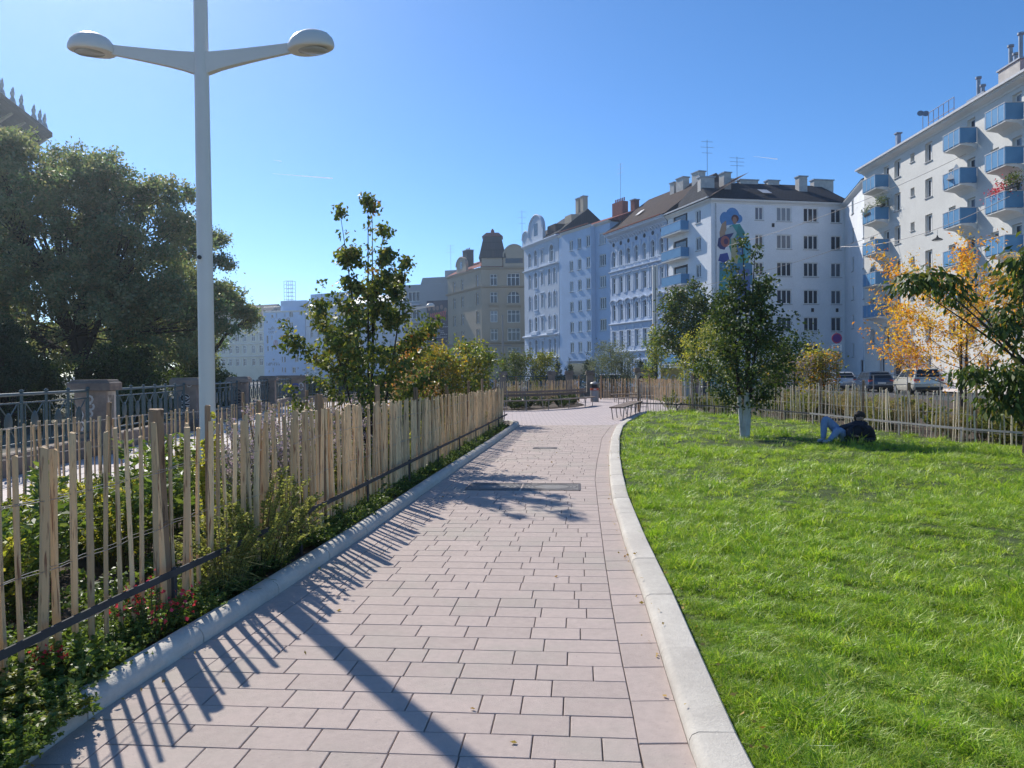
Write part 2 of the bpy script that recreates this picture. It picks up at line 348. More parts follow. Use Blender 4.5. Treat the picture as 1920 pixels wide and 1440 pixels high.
M['grass'] = leafmat('grass_blade', GRASS, .45, .42, .45, (1.15, 1.2, .55, 1), world_scale=3.2)
def blade_tuft(name, n, h, spread, lean, width, seed, mat, curl=.5):
    g = np.random.default_rng(seed); V = []; F = []; rn = []
    for i in range(n):
        a = g.uniform(0, 2 * math.pi); r0 = spread * math.sqrt(g.uniform()); b = np.array([r0 * math.cos(a), r0 * math.sin(a), -.01])
        la = g.normal(0, .9); L = h * g.uniform(.55, 1.15); ln = lean * g.uniform(.3, 1.5)
        d = np.array([math.cos(la), math.sin(la), 0]); wv = np.array([-d[1], d[0], 0]); tw = g.uniform(0, math.pi); wv = wv * math.cos(tw) + d * math.sin(tw) * .6
        wd = width * g.uniform(.7, 1.3); p1 = b + d * L * ln * .35 + np.array([0, 0, L * .55]); p2 = b + d * L * ln * (1 + curl * .3) + np.array([0, 0, L * (1 - .35 * ln * curl)])
        k = len(V); V += [b - wv * wd * .5, b + wv * wd * .5, p1 + wv * wd * .4, p1 - wv * wd * .4, p2, p2 + wv * .0004]
        F += [(k, k + 1, k + 2, k + 3), (k + 3, k + 2, k + 5, k + 4)]; q = g.uniform(0, .62); q = q if g.uniform() > .03 else g.uniform(.85, .99); rn += [q, q]
    return bpy.data.objects.new(name, npmesh(name, V, F, mat, rn))
def scatter(name, pts, rot, scl, idx, srcs, mat=None, kind='stuff', parent=None):
    me = bpy.data.meshes.new(name); me.vertices.add(len(pts)); me.vertices.foreach_set('co', np.asarray(pts, np.float32).ravel())
    a = me.attributes.new('prot', 'FLOAT_VECTOR', 'POINT'); a.data.foreach_set('vector', np.asarray(rot, np.float32).ravel())
    a = me.attributes.new('pscl', 'FLOAT', 'POINT'); a.data.foreach_set('value', np.asarray(scl, np.float32))
    a = me.attributes.new('pidx', 'INT', 'POINT'); a.data.foreach_set('value', np.asarray(idx, np.int32))
    o = obj(name, me, parent); tag(o, kind=kind)
    ng = bpy.data.node_groups.new(name, 'GeometryNodeTree'); ng.interface.new_socket('Geometry', in_out='INPUT', socket_type='NodeSocketGeometry'); ng.interface.new_socket('Geometry', in_out='OUTPUT', socket_type='NodeSocketGeometry')
    gi = ng.nodes.new('NodeGroupInput'); go = ng.nodes.new('NodeGroupOutput'); ip = ng.nodes.new('GeometryNodeInstanceOnPoints'); jn = ng.nodes.new('GeometryNodeJoinGeometry')
    for s in srcs[::-1]:
        oi = ng.nodes.new('GeometryNodeObjectInfo'); oi.inputs[0].default_value = s; oi.inputs[1].default_value = True; ng.links.new(oi.outputs['Geometry'], jn.inputs[0])
    def na(n, ty):
        k = ng.nodes.new('GeometryNodeInputNamedAttribute'); k.data_type = ty; k.inputs[0].default_value = n; return k.outputs[0]
    er = ng.nodes.new('FunctionNodeEulerToRotation'); ng.links.new(na('prot', 'FLOAT_VECTOR'), er.inputs[0])
    ng.links.new(gi.outputs[0], ip.inputs['Points']); ng.links.new(jn.outputs[0], ip.inputs['Instance']); ip.inputs['Pick Instance'].default_value = True
    ng.links.new(na('pidx', 'INT'), ip.inputs['Instance Index']); ng.links.new(er.outputs[0], ip.inputs['Rotation']); ng.links.new(na('pscl', 'FLOAT'), ip.inputs['Scale'])
    ng.links.new(ip.outputs[0], go.inputs[0]); md = o.modifiers.new('scatter', 'NODES'); md.node_group = ng
    return o
tufts = [blade_tuft('tuft_a', 40, .056, .055, .8, .0046, 1, M['grass']), blade_tuft('tuft_b', 38, .052, .06, 1.4, .0046, 2, M['grass'], .9),
         blade_tuft('tuft_c', 28, .078, .045, .8, .0055, 3, M['grass'], .8), blade_tuft('tuft_d', 40, .04, .06, .8, .0046, 4, M['grass'])]
P = []; RT = []; SC = []; IX = []
def field(x, y): return math.sin(1.3 * x + .7 * y) + math.sin(2.1 * y - 1.1 * x + 2) + .7 * math.sin(3.7 * x + 2.9 * y) + .5 * math.sin(6.1 * x - 5.3 * y)
for y0, y1, den, sb in ((1.9, 5, 470, 1.0), (5, 9, 300, 1.15), (9, 15, 150, 1.45), (15, 29, 70, 1.9)):
    n = int((y1 - y0) * (FRf(y1) + 3) * den)
    for _ in range(n):
        y = rng.uniform(y0, y1); x0, x1 = KRf(y) + .215, min(FRf(y) + .1, .74 * y + 1.6)
        x = rng.uniform(KRf(4), .74 * y1 + 1.6)
        if x < x0 or x > x1 or y > 28.4: continue
        f_ = field(x, y); e_ = min(1, (x - x0) / .25 + .45)
        P.append((x, y, hump(x, y) * min(1, (x - x0) * 3) + .012)); RT.append((rng.gauss(0, .22), rng.gauss(0, .22), rng.uniform(0, 6.28)))
        cl_ = math.sin(9.1 * x + 3.3 * y) * math.sin(8.3 * y - 4.1 * x + 1.7) + .6 * math.sin(17 * x + 11 * y)
        SC.append(sb * (1 + .14 * f_ + .34 * cl_) * rng.uniform(.6, 1.35) * e_); k = 2 if f_ > 1.7 and rng.random() < .35 else (1 if f_ < -.4 and rng.random() < .6 else rng.choice([0, 0, 1, 3])); IX.append(k)
scatter('grass', P, RT, SC, IX, tufts); tag(bpy.data.objects['grass'], 'green mown lawn grass right of the path', 'grass')

# ------------------------------------------------------------------ fences
def stake_mesh(seed, mat, n=6, segs=4, r0=.5):
    g = random.Random(seed); V = []; F = []; bx = g.uniform(-.35, .35); by = g.uniform(-.3, .3); ph = g.uniform(0, 6)
    shp = [g.uniform(.6, 1.1) for _ in range(n)]
    for i in range(segs + 1):
        s = i / segs; cx = bx * math.sin(s * 3.1 + ph) - bx * math.sin(ph); cy = by * math.sin(s * 2.6 + ph); k = g.uniform(.88, 1.08) * (1 - .12 * s)
        for j in range(n): t_ = 2 * math.pi * j / n; V.append((cx + r0 * k * shp[j] * math.cos(t_), cy + r0 * .8 * k * shp[j] * math.sin(t_), s + (g.uniform(-.006, .006) if i == segs else 0)))
    for i in range(segs):
        for j in range(n): F.append((i * n + j, i * n + (j + 1) % n, (i + 1) * n + (j + 1) % n, (i + 1) * n + j))
    F += [tuple(range(segs * n, segs * n + n))]; mb = MB(); mb.add(V, F); return mb.mesh('stake', mat, True)
SV = {k: [stake_mesh(i * 3 + 1, M[k]) for i in range(10)] for k in ('stake', 'stake_grey')}
PV = [stake_mesh(100 + i, M['post'], 10, 4) for i in range(4)]
def along(pts, step):
    out_ = []; acc = 0
    for a, b in zip(pts[:-1], pts[1:]):
        L = math.hypot(b[0] - a[0], b[1] - a[1]); s = acc
        while s < L: out_.append((a[0] + (b[0] - a[0]) * s / L, a[1] + (b[1] - a[1]) * s / L, math.atan2(b[1] - a[1], b[0] - a[0]))); s += step * rng.uniform(.75, 1.25) if callable(step) is False else step()
        acc = s - L
    return out_
def stake_fence(pts, label, spacing, hfun, width, mat, posts, pw=.11, ph=1.45, wires=(.28, .62, .98), off=.05, lean=.012):
    x0, y0 = pts[0]; root = empty('stake_fence', (x0, y0, 0)); tag(root, label, 'fence', 'chestnut stake fences round the beds')
    for x, y, a in along(pts, spacing):
        h = hfun(x, y) * rng.uniform(.955, 1.03); w_ = width * rng.uniform(.7, 1.3); o = obj('stake', rng.choice(SV[mat]), root, (x - x0, y - y0, -.04), (rng.gauss(0, lean), rng.gauss(0, lean), rng.uniform(0, 6.28)), (w_, w_, h + .04))
    for (x, y, k) in posts:
        obj('post', rng.choice(PV), root, (x - x0, y - y0, -.05), (rng.gauss(0, .012), rng.gauss(0, .012), rng.uniform(0, 6)), (pw * k, pw * k, ph * rng.uniform(.97, 1.03)))
    for z in wires:
        for s in (-1, 1):
            mb = MB(); q = along(pts, .06 if len(pts) < 3 else .09); P_ = [(x - x0 - math.sin(a) * s * (.014 + .014 * math.sin(i * 1.3)), y - y0 + math.cos(a) * s * (.014 + .014 * math.sin(i * 1.3)), z + .012 * math.sin(i * .21) + s * .003) for i, (x, y, a) in enumerate(q)]
            mb.tube(P_, .0022, 3, False); mb.build('wire', M['wire'], root)
    return root
FLf = lambda y: KLf(y) - .47
fl = [(FLf(y), y) for y in np.linspace(2.0, 22.6, 16)]
stake_fence(fl, 'tall pale stake fence along the left edge of the path', .111, lambda x, y: 1.265 - .0105 * max(0, y - 5), .056, 'stake',
            [(FLf(5.0) - .06, 5.0, 1.15), (FLf(7.75) - .06, 7.75, 1.0), (FLf(9.7) - .06, 9.7, .9), (FLf(12) - .06, 12, .95), (FLf(14.2) - .06, 14.2, .95), (FLf(16.6) - .06, 16.6, .95), (FLf(19) - .06, 19, .9), (FLf(21.2) - .06, 21.2, .9), (FLf(5.55) - .06, 5.55, .5), (FLf(6.4) - .06, 6.4, .45), (FLf(2.7) - .06, 2.7, 1.0)])
bf = [(-6.0, 3), (-5.95, 9), (-5.85, 11), (-5.1, 14.5), (-4.3, 19), (-3.4, 23.2)]
stake_fence(bf, 'rear stake fence between the flower bed and the pale walkway', .12, lambda x, y: 1.02, .05, 'stake', [(-5.9, 11.0, 1), (-5.12, 14.5, .9), (-4.65, 17, .9), (-3.9, 21, .9), (-6.02, 7.2, 1)], .1, 1.3)
stake_fence([(FLf(22.6), 22.6), (-.75, 23.7), (-1.7, 24.4), (-3.2, 24.6)], 'short curved end of stake fence beside the plaza', .1, lambda x, y: 1.07, .05, 'stake', [(-.72, 23.75, .9)], .1, 1.35)
fr = [(p[0], p[1]) for p in FR[1:]]; fr = fr + [(4.84, 29.3)]
stake_fence(fr[::-1], 'weathered stake fence behind the lawn and lying person', .115, lambda x, y: 1.12 + .06 * math.sin(y), .036, 'stake_grey', [(4.9, 29.35, 1), (6.6, 27.6, 1), (7.85, 25.1, .9), (8.25, 23.2, .8), (8.75, 21.4, 1), (9.0, 19.4, .8), (9.2, 17.6, 1.1), (9.55, 15.6, .8), (10.7, 13.1, .9)], .1, 1.32, lean=.03)
stake_fence([(-6, 38.5), (-2.5, 36.8), (1.5, 37.6), (3.6, 39.8)], 'far stake fence behind the long curved bench', .1, lambda x, y: 1.15, .05, 'stake', [(-2.5, 36.9, 1), (.2, 37.4, 1), (3.5, 39.8, 1)], .1, 1.4, (.3, .9))
stake_fence([(4.95, 42.6), (7.6, 41.6), (8.1, 36)], 'far stake fence right of the litter bin', .1, lambda x, y: 1.15, .05, 'stake', [(5, 42.6, 1), (7.6, 41.6, 1.2)], .1, 1.4, (.3, .9))
# low flat-bar rails in front of the fences
def low_rail(pts, label, spacing, h=.37, mat='rail_dark'):
    x0, y0 = pts[0]; root = empty('low_rail', (x0, y0, 0)); tag(root, label, 'railing', 'low flat bar rails')
    V, F = sweep([(x - x0, y - y0) for x, y in pts], [(-.006, h - .042), (.006, h - .042), (.006, h), (-.006, h)], 1); mb = MB(); mb.add(V, F); mb.build('bar', M[mat], root)
    for x, y, a in along(pts, lambda: spacing) if False else along_fixed(pts, spacing):
        b = MB(); b.box(-.018, .018, .0065, .026, -.05, h + .008).build('post', M[mat], root, (x - x0, y - y0, 0), (0, 0, a))
    return root
def along_fixed(pts, step):
    o_ = []; s = .15
    for a, b in zip(pts[:-1], pts[1:]):
        L = math.hypot(b[0] - a[0], b[1] - a[1])
        while s < L: o_.append((a[0] + (b[0] - a[0]) * s / L, a[1] + (b[1] - a[1]) * s / L, math.atan2(b[1] - a[1], b[0] - a[0]))); s += step
        s -= L
    return o_
low_rail([(KLf(y) - .33, y) for y in np.linspace(2.7, 22.3, 14)], 'dark low metal rail in front of the left stake fence', 1.96)
M['rail_grey'] = pmat('rail_grey', (.30, .29, .29, 1), (.24, .23, .23, 1), 5, .45, .05, spec=.5)
off = lambda k: [(x - .28, y - .22) for x, y in fr][::-1][k]
low_rail([(x - .26, y - .2) for x, y in fr][::-1][:5], 'dark part of low metal rail at the back of the lawn', 1.9)
low_rail([(x - .26, y - .2) for x, y in fr][::-1][4:], 'grey low metal rail along the lawn behind the lying person', 1.9, .37, 'rail_grey')

# ------------------------------------------------------------------ street lamp
def lamp(loc, rz, label, H=8.2, arm_z=4.675):
    t_ = empty('street_lamp', loc, rz); tag(t_, label, 'street lamp', 'two-armed street lamps')
    MB().lathe([(.12, 0), (.12, .02), (.075, .03), (.074, 2), (.07, 3.5), (.064, 5.2), (.055, H)], 20).build('pole', M['steel_grey'], t_, smooth=True)
    MB().lathe([(.02, 0), (.02, .012), (.014, .014)], 10).build('bolt', M['rail_dark'], t_, (-.02, -.073, 2.72 - 0), (R(90), 0, 0))
    for s in (-1, 1):
        mb = MB(); V = []; F = []; n = 7; st = []
        for i in range(n):
            q = i / (n - 1); x = .05 + .80 * q; top = arm_z + .0 + .085 * q ** 1.2; bot = arm_z - .2 + (.195) * q ** .8; hw = .045 * (1 - .45 * q); st.append((x, top, bot, hw))
        for x, top, bot, hw in st: V += [(s * x, -hw, top), (s * x, hw, top), (s * x, hw * .8, bot), (s * x, -hw * .8, bot)]
        for i in range(n - 1):
            for k in range(4):
                f_ = (i * 4 + k, i * 4 + (k + 1) % 4, i * 4 + 4 + (k + 1) % 4, i * 4 + 4 + k); F.append(f_ if s > 0 else f_[::-1])
        F += [(3, 2, 1, 0), (n * 4 - 4, n * 4 - 3, n * 4 - 2, n * 4 - 1)]; mb.add(V, F); arm = mb.build('arm', M['steel_grey'], t_)
        hd = MB(); pr = [(.001, .145), (.45, .135), (.72, .105), (.9, .06), (.985, .015), (1, -.01), (.97, -.03), (.9, -.038)]
        V = []; n2 = 24
        for rr, z in pr:
            for k in range(n2):
                th = 2 * math.pi * k / n2; c = math.cos(th); V.append((s * (1.05 + .225 * rr * c), .155 * rr * math.sin(th) * (1 - .12 * c), arm_z + .06 + z + .02 * rr * c))
        F = []
        for i in range(len(pr) - 1):
            for k in range(n2):
                f_ = (i * n2 + k, i * n2 + (k + 1) % n2, (i + 1) * n2 + (k + 1) % n2, (i + 1) * n2 + k); F.append(f_[::-1] if s > 0 else f_)
        hd.add(V, F); hd.add(V[-n2:], [tuple(range(n2)) if s < 0 else tuple(range(n2 - 1, -1, -1))]); h_ = hd.build('lamp_head', M['steel_grey'], t_, smooth=True)
        ln = MB(); L_ = [(s * (1.06 + .15 * math.cos(2 * math.pi * k / 20)), .098 * math.sin(2 * math.pi * k / 20), 0) for k in range(20)]
        prf = [(1, arm_z + .0225), (.9, arm_z + .012), (.5, arm_z + .003), (.02, arm_z)]; V = []
        for q, z in prf: V += [(s * 1.06 + (x - s * 1.06) * q, y * q, z) for x, y, _ in L_]
        F = [(i * 20 + k, i * 20 + (k + 1) % 20, i * 20 + 20 + (k + 1) % 20, i * 20 + 20 + k) for i in range(3) for k in range(20)]
        ln.add(V, F); ln.build('lens', M['lens'], h_, smooth=True)
        for k in range(4): MB().box(s * .77 + k * .02 - .03, s * .77 + k * .02 - .018, -.012, .012, arm_z + .004, arm_z + .022).build('screw', M['rail_dark'], arm)
    return t_
M['lens'] = pmat('lamp_lens', (.42, .42, .40, 1), (.36, .36, .35, 1), 3, .25, spec=.6)
lamp((-2.94, 7.3, 0), R(0), 'tall grey two-armed street lamp rising behind the left fence')
lamp((-5.2, 39, 0), R(-4), 'distant street lamp half hidden behind the young tree', 5.0, 4.95)
# ------------------------------------------------------------------ vegetation
def unit(a): return a / np.maximum(np.linalg.norm(a, axis=1, keepdims=True), 1e-6)
def leaf_arrays(cent, axis, size, asp=.5, fold=.15, g=nrg):
    n = len(cent); axis = unit(axis); side = unit(np.cross(axis, unit(g.normal(size=(n, 3))))); nor = np.cross(axis, side); s = size[:, None]
    V = np.empty((n, 4, 3)); V[:, 0] = cent - axis * s * .5; V[:, 1] = cent + side * s * asp * .5 - axis * s * .05 + nor * s * fold; V[:, 2] = cent + axis * s * .5 - nor * s * fold * .6; V[:, 3] = cent - side * s * asp * .5 - axis * s * .05 + nor * s * fold
    return V.reshape(-1, 3), np.arange(n * 4, dtype=np.int32).reshape(-1, 4)
def leaf_mesh(name, cent, axis, size, mat, asp=.5, fold=.15, rn=None, g=nrg):
    V, F = leaf_arrays(np.asarray(cent), np.asarray(axis), np.asarray(size), asp, fold, g)
    return npmesh(name, V, F, mat, rn if rn is not None else g.uniform(0, 1, len(F)))
def st(*cs): n = len(cs); return [(i / (n - 1), c + (1,)) for i, c in enumerate(cs)]
M['lf_pear'] = leafmat('pear_leaf', st((.035, .06, .016), (.055, .09, .022), (.085, .12, .028), (.11, .14, .034), (.075, .10, .025), (.19, .15, .035)), .38, .5, .22)
M['lf_dark'] = leafmat('dark_leaf', st((.024, .045, .013), (.038, .066, .018), (.056, .088, .024), (.075, .105, .028)), .32, .5, .22)
M['lf_chest'] = leafmat('chestnut_leaf', st((.085, .14, .075), (.11, .17, .085), (.145, .2, .095), (.18, .22, .105), (.24, .225, .12), (.125, .185, .09), (.3, .235, .14)), .52, .5, .4, (1.1, 1.12, .7, 1))  # leaf tones lightened to carry the pale glare veil over these trees
M['lf_conif'] = leafmat('conifer_leaf', st((.012, .03, .012), (.025, .05, .02), (.04, .07, .028)), .15, .6, .3)
M['lf_orange'] = leafmat('orange_leaf', st((.5, .2, .02), (.6, .3, .03), (.62, .38, .04), (.55, .18, .02), (.5, .34, .05)), .5, .5, .3, (1.2, 1.05, .5, 1))
M['lf_gold'] = leafmat('gold_leaf', st((.58, .33, .03), (.62, .40, .045), (.62, .48, .07), (.55, .27, .03), (.5, .42, .1)), .5, .5, .2, (1.2, 1.1, .55, 1))
M['lf_yellow'] = leafmat('yellow_leaf', st((.22, .2, .03), (.32, .25, .035), (.4, .28, .04), (.16, .17, .03), (.45, .26, .03)), .4, .5, .3, (1.2, 1.1, .5, 1))
M['lf_olive'] = leafmat('olive_leaf', st((.085, .12, .025), (.14, .17, .034), (.19, .21, .042), (.26, .23, .05)), .45, .45, .35)
M['lf_rust'] = leafmat('rust_leaf', st((.28, .09, .03), (.35, .15, .04), (.3, .2, .05), (.2, .12, .04)), .35, .5, .3)
M['lf_lime'] = leafmat('lime_leaf', st((.2, .24, .04), (.29, .31, .055), (.38, .36, .075), (.46, .4, .1)), .55, .5, .3)
M['lf_green'] = leafmat('green_leaf', st((.06, .10, .025), (.085, .14, .034), (.12, .175, .045), (.17, .21, .06)), .45, .45, .35)
M['lf_grey'] = leafmat('grey_leaf', st((.10, .13, .075), (.15, .18, .11), (.2, .22, .14), (.13, .15, .07)), .3, .6, .25, (1.1, 1.1, .8, 1))
M['lf_sage'] = leafmat('sage_leaf', st((.14, .165, .05), (.2, .225, .065), (.27, .28, .085), (.34, .33, .11), (.22, .215, .065)), .48, .6, .2, (1.15, 1.15, .7, 1))
M['lf_dry'] = leafmat('dry_grass', st((.25, .18, .09), (.33, .25, .13), (.2, .19, .08), (.15, .17, .05)), .4, .6, .2, (1.1, 1.05, .8, 1))
M['lf_mauve'] = leafmat('mauve_flower', st((.33, .25, .3), (.42, .33, .36), (.3, .25, .22), (.25, .24, .15)), .35, .6, .2, (1, 1, 1, 1))
M['lf_red'] = leafmat('red_flower', st((.5, .03, .04), (.6, .06, .06), (.5, .05, .12)), .3, .5, .3, (1, .9, .9, 1))
M['bark'] = pmat('bark', (.10, .075, .055, 1), (.05, .038, .03, 1), 6, .9, .6, 40)
M['bark_dark'] = pmat('bark_dark', (.045, .032, .026, 1), (.025, .02, .017, 1), 6, .9, .5, 40)
M['lime_wash'] = pmat('trunk_whitewash', (.62, .61, .58, 1), (.42, .4, .37, 1), 5, .85, .5, 30, speck=((.2, .17, .14, 1), 9, .66))
M['stem'] = pmat('green_stem', (.08, .10, .03, 1), (.12, .10, .04, 1), 5, .8)

def bez(a, b, c, n):
    return [tuple((1 - s) ** 2 * a[i] + 2 * s * (1 - s) * b[i] + s * s * c[i] for i in range(3)) for s in [k / (n - 1) for k in range(n)]]
def make_tree(name, label, loc, H, clear, prof, n_main, leafmats, n_leaf, lsize, seed, tr, up=1.3, barks=('bark', 'bark'), wash=0, cat='tree', group=None, asp=.62, clump=.09, droop=.5, stems=None, leader=.97, sub=4, fold=.16):
    g = random.Random(seed); ng = np.random.default_rng(seed); root = empty(name, loc, g.uniform(0, 6)); tag(root, label, cat, group)
    tm = MB(); bm = MB(); anchors = []; lead = []
    def lp_(P_, q): f_ = min(q * 8, 7.999); i = int(f_); f_ -= i; return tuple(P_[i][k] * (1 - f_) + P_[i + 1][k] * f_ for k in range(3))
    for sx, sy, sh in [tuple(s_) + (1,) * (3 - len(s_)) for s_ in (stems or [(0, 0)])]:
        wob = [g.uniform(-.02, .02) * H for _ in range(4)]
        P_ = [(sx * (.16 if sh < 1 else 1) + sx * q * (.6 if sh == 1 else 1.2) + wob[0] * math.sin(3 * q), sy * (.16 if sh < 1 else 1) + sy * q * .6 + wob[1] * math.sin(2.5 * q + 1) - wob[1] * math.sin(1), H * sh * leader * q) for q in np.linspace(0, 1, 9)]
        lead.append(P_)
        tm.tube(P_[:3], [tr * 1.15, tr, tr * .85], 9); bm.tube(P_[2:], [tr * (.85 - .12 * k) for k in range(7)], 7)
        for q in np.linspace(.5, 1, 7): anchors.append((lp_(P_, q), (0, 0, .3), .9)); anchors.append((P_[8], (0, 0, .2), 1.0))
    def lp(P_, q): f_ = min(q * 8, 7.999); i = int(f_); f_ -= i; return tuple(P_[i][k] * (1 - f_) + P_[i + 1][k] * f_ for k in range(3))
    for i in range(n_main):
        q = clear + (1 - clear - .08) * (i + g.uniform(0, .8)) / n_main; az = i * 2.4 + g.uniform(-.4, .4); r_ = prof((q - clear) / (1 - clear)) * g.uniform(.65, 1.15)
        s0 = lp(lead[i % len(lead)], q * .9); rise = r_ * up * g.uniform(.7, 1.25); e_ = (s0[0] + r_ * math.cos(az), s0[1] + r_ * math.sin(az), min(H * 1.02, s0[2] + rise)); md = (s0[0] + r_ * .7 * math.cos(az), s0[1] + r_ * .7 * math.sin(az), s0[2] + rise * .35)
        B = bez(s0, md, e_, 6); rb = tr * .38 * (1 - .6 * q); bm.tube(B, [rb, rb * .8, rb * .65, rb * .5, rb * .35, rb * .18], 5, False)
        for k in range(1, 6): anchors.append((B[k], (math.cos(az), math.sin(az), .5), .6 + .25 * k))
        for s_ in range(sub):
            k = g.choice([2, 3, 4, 4, 5]); a2 = az + g.uniform(-1.5, 1.5); L = r_ * g.uniform(.25, .55); b0 = B[k]; b2 = (b0[0] + L * math.cos(a2), b0[1] + L * math.sin(a2), b0[2] + L * g.uniform(.1, 1.3)); b1 = (b0[0] + L * .6 * math.cos(a2), b0[1] + L * .6 * math.sin(a2), b0[2] + L * .2)
            T = bez(b0, b1, b2, 4); bm.tube(T, [rb * .4, rb * .3, rb * .2, rb * .1], 4, False)
            for w_ in (1, 2, 3): anchors.append((T[w_], (math.cos(a2), math.sin(a2), .4), 1.0))
    if wash:
        tm.build('trunk', M['lime_wash'], root, smooth=True)
    else: tm.build('trunk', M[barks[0]], root, smooth=True)
    bm.build('branches', M[barks[1]], root, smooth=True)
    pw = np.array([a[2] for a in anchors]); pick = ng.choice(len(anchors), n_leaf, p=pw / pw.sum()); A = np.array([a[0] for a in anchors])[pick]; D = np.array([a[1] for a in anchors])[pick]
    cent = A + ng.normal(0, clump, (n_leaf, 3)); ax = D * .5 + ng.normal(0, .6, (n_leaf, 3)) + np.array([0, 0, -droop]); cent += unit(ax) * lsize * .5
    size = lsize * ng.uniform(.65, 1.25, n_leaf)
    ms = leafmats if isinstance(leafmats, list) else [(leafmats, 1)]; cut = np.cumsum([x[1] for x in ms]); which = np.searchsorted(cut / cut[-1], ng.uniform(0, 1, len(anchors)))[pick]
    V, F = leaf_arrays(cent, ax, size, asp, fold, ng); me = npmesh('crown', V, F, [M[x[0]] for x in ms], ng.uniform(0, 1, n_leaf), False, np.minimum(which, len(ms) - 1)); obj('crown', me, root)
    return root
# young trees by the path
make_tree('young_pear_tree', 'slender young tree with drooping leaves rising behind the left fence', (-2.47, 13.0, 0), 4.7, .14, lambda t: 1.3 * min(1, .75 + 2 * t) * (1 - t) ** .85 + .08, 34, [('lf_pear', 8), ('lf_olive', 3), ('lf_rust', .25)], 11500, .088, 11, .028, .6, ('bark_dark', 'bark_dark'), clump=.062, droop=.75, stems=[(0, 0), (.12, .05, .985), (-.32, .0, .95), (.5, -.1, .78), (-.6, .1, .6), (.3, .2, .9)], sub=5)
make_tree('young_pear_tree', 'young tree with whitewashed trunk standing on the lawn', (5.36, 17.5, 0), 4.75, .15, lambda t: .98 * min(1, .5 + 2.4 * t) * (1 - t) ** .75 + .1, 32, [('lf_dark', 9), ('lf_pear', 1.5)], 8600, .09, 23, .052, .7, ('bark', 'bark_dark'), wash=1, clump=.1, droop=.5, stems=[(0, 0), (.22, -.03, .94), (-.26, .08, .88), (.4, .1, .8)], sub=6, leader=.95)
bpy.data.objects['young_pear_tree'].rotation_euler.z = .6
# shrubs (foliage and stems) ------------------------------------------------
def shrub_meshes(seed, h, spread, n_stem, n_leaf, lsize, asp, mat, arch=.4, top=0, topmat=None, topsize=.02, fill=.2, droop=.1, ring=False, up=.3):
    g = np.random.default_rng(seed); smb = MB(); cs = []; ax = []; tc = []
    per = max(1, n_leaf // n_stem)
    for i in range(n_stem):
        a = g.uniform(0, 6.283); r_ = spread * math.sqrt(g.uniform(.03, 1)); hh = h * g.uniform(.65, 1.08) * (1 - .35 * (r_ / spread) ** 2); b = (.25 * r_ * math.cos(a), .25 * r_ * math.sin(a), 0)
        e_ = (r_ * math.cos(a), r_ * math.sin(a), hh); md = (.45 * r_ * math.cos(a), .45 * r_ * math.sin(a), hh * (.6 + arch * .4)); B = np.array(bez(b, md, e_, 8)); smb.tube([tuple(q) for q in B[::2]] + [tuple(B[-1])], [.006, .005, .004, .003, .002], 3, False)
        s = fill + (1 - fill) * g.uniform(0, 1, per) ** .8; k = np.minimum((s * 7).astype(int), 6); f_ = (s * 7 - k)[:, None]; p_ = B[k] * (1 - f_) + B[k + 1] * f_
        th = g.uniform(0, 6.283, per); d = np.stack([np.cos(th), np.sin(th), np.full(per, up) + g.normal(0, .3, per) - droop], 1); cs.append(p_ + unit(d) * lsize * .5); ax.append(d)
        if top: 
            n = top; s = g.uniform(.72, 1.05, n); k = np.minimum((np.minimum(s, .999) * 7).astype(int), 6); tc.append(B[k] + g.normal(0, topsize * .9, (n, 3)) + np.array([0, 0, 1]) * (s[:, None] - .9) * h * .25)
    cs = np.concatenate(cs); ax = np.concatenate(ax); size = lsize * g.uniform(.6, 1.2, len(cs))
    out_ = [('stems', smb.mesh('stems', M['stem'])), ('foliage', leaf_mesh('foliage', cs, ax, size, M[mat], asp, .12, None, g))]
    if top: tc = np.concatenate(tc); out_.append(('blossom', leaf_mesh('blossom', tc, g.normal(0, 1, tc.shape), topsize * g.uniform(.7, 1.3, len(tc)), M[topmat], .8, .2, None, g)))
    return out_
def put_shrub(name, meshes, loc, s, label, cat='plant', group=None, sz=1.0):
    r_ = empty(name, loc, rng.uniform(0, 6.28)); tag(r_, label, cat, group)
    for n_, me in meshes: o = obj(n_, me, r_); o.scale = (s, s, s * sz)
    return r_
def put_many(name, kinds, spots, label, group, cat='plant', s=(.8, 1.2)):
    for x, y in spots: put_shrub(name, rng.choice(kinds), (x, y, -.02), rng.uniform(*s), label, cat, group)
K_lime = [shrub_meshes(30 + i, .62, .42, 22, 2200, .034, .6, 'lf_lime', up=.2) for i in range(2)]
K_lance = [shrub_meshes(40 + i, .85, .34, 13, 760, .10, .28, 'lf_green', up=.55, droop=.25) for i in range(2)]
K_grey = [shrub_meshes(50 + i, .85, .58, 44, 5200, .036, .5, 'lf_sage', arch=.3, fill=.12) for i in range(2)]
K_ground = [shrub_meshes(60 + i, .22, .26, 18, 700, .032, .6, 'lf_green', arch=.1, fill=.05) for i in range(3)]
K_red = [shrub_meshes(70, .36, .3, 15, 900, .03, .55, 'lf_green', top=9, topmat='lf_red', topsize=.03)]
K_mauve = [shrub_meshes(80 + i, 1.18, .55, 26, 900, .035, .35, 'lf_grey', top=60, topmat='lf_mauve', topsize=.024) for i in range(2)]
K_dry = [shrub_meshes(90 + i, .8, .45, 40, 1100, .11, .1, 'lf_dry', up=1.2, top=14, topmat='lf_dry', topsize=.03) for i in range(2)]
K_dk = [shrub_meshes(98, .5, .5, 26, 1700, .06, .55, 'lf_dark')]
K_mid = [shrub_meshes(95 + i, .55, .4, 18, 1300, .05, .55, 'lf_olive') for i in range(2)]
def inbed(y): return (float(np.interp(y, [p[1] for p in bf], [p[0] for p in bf])) + .35, FLf(y) - .3)
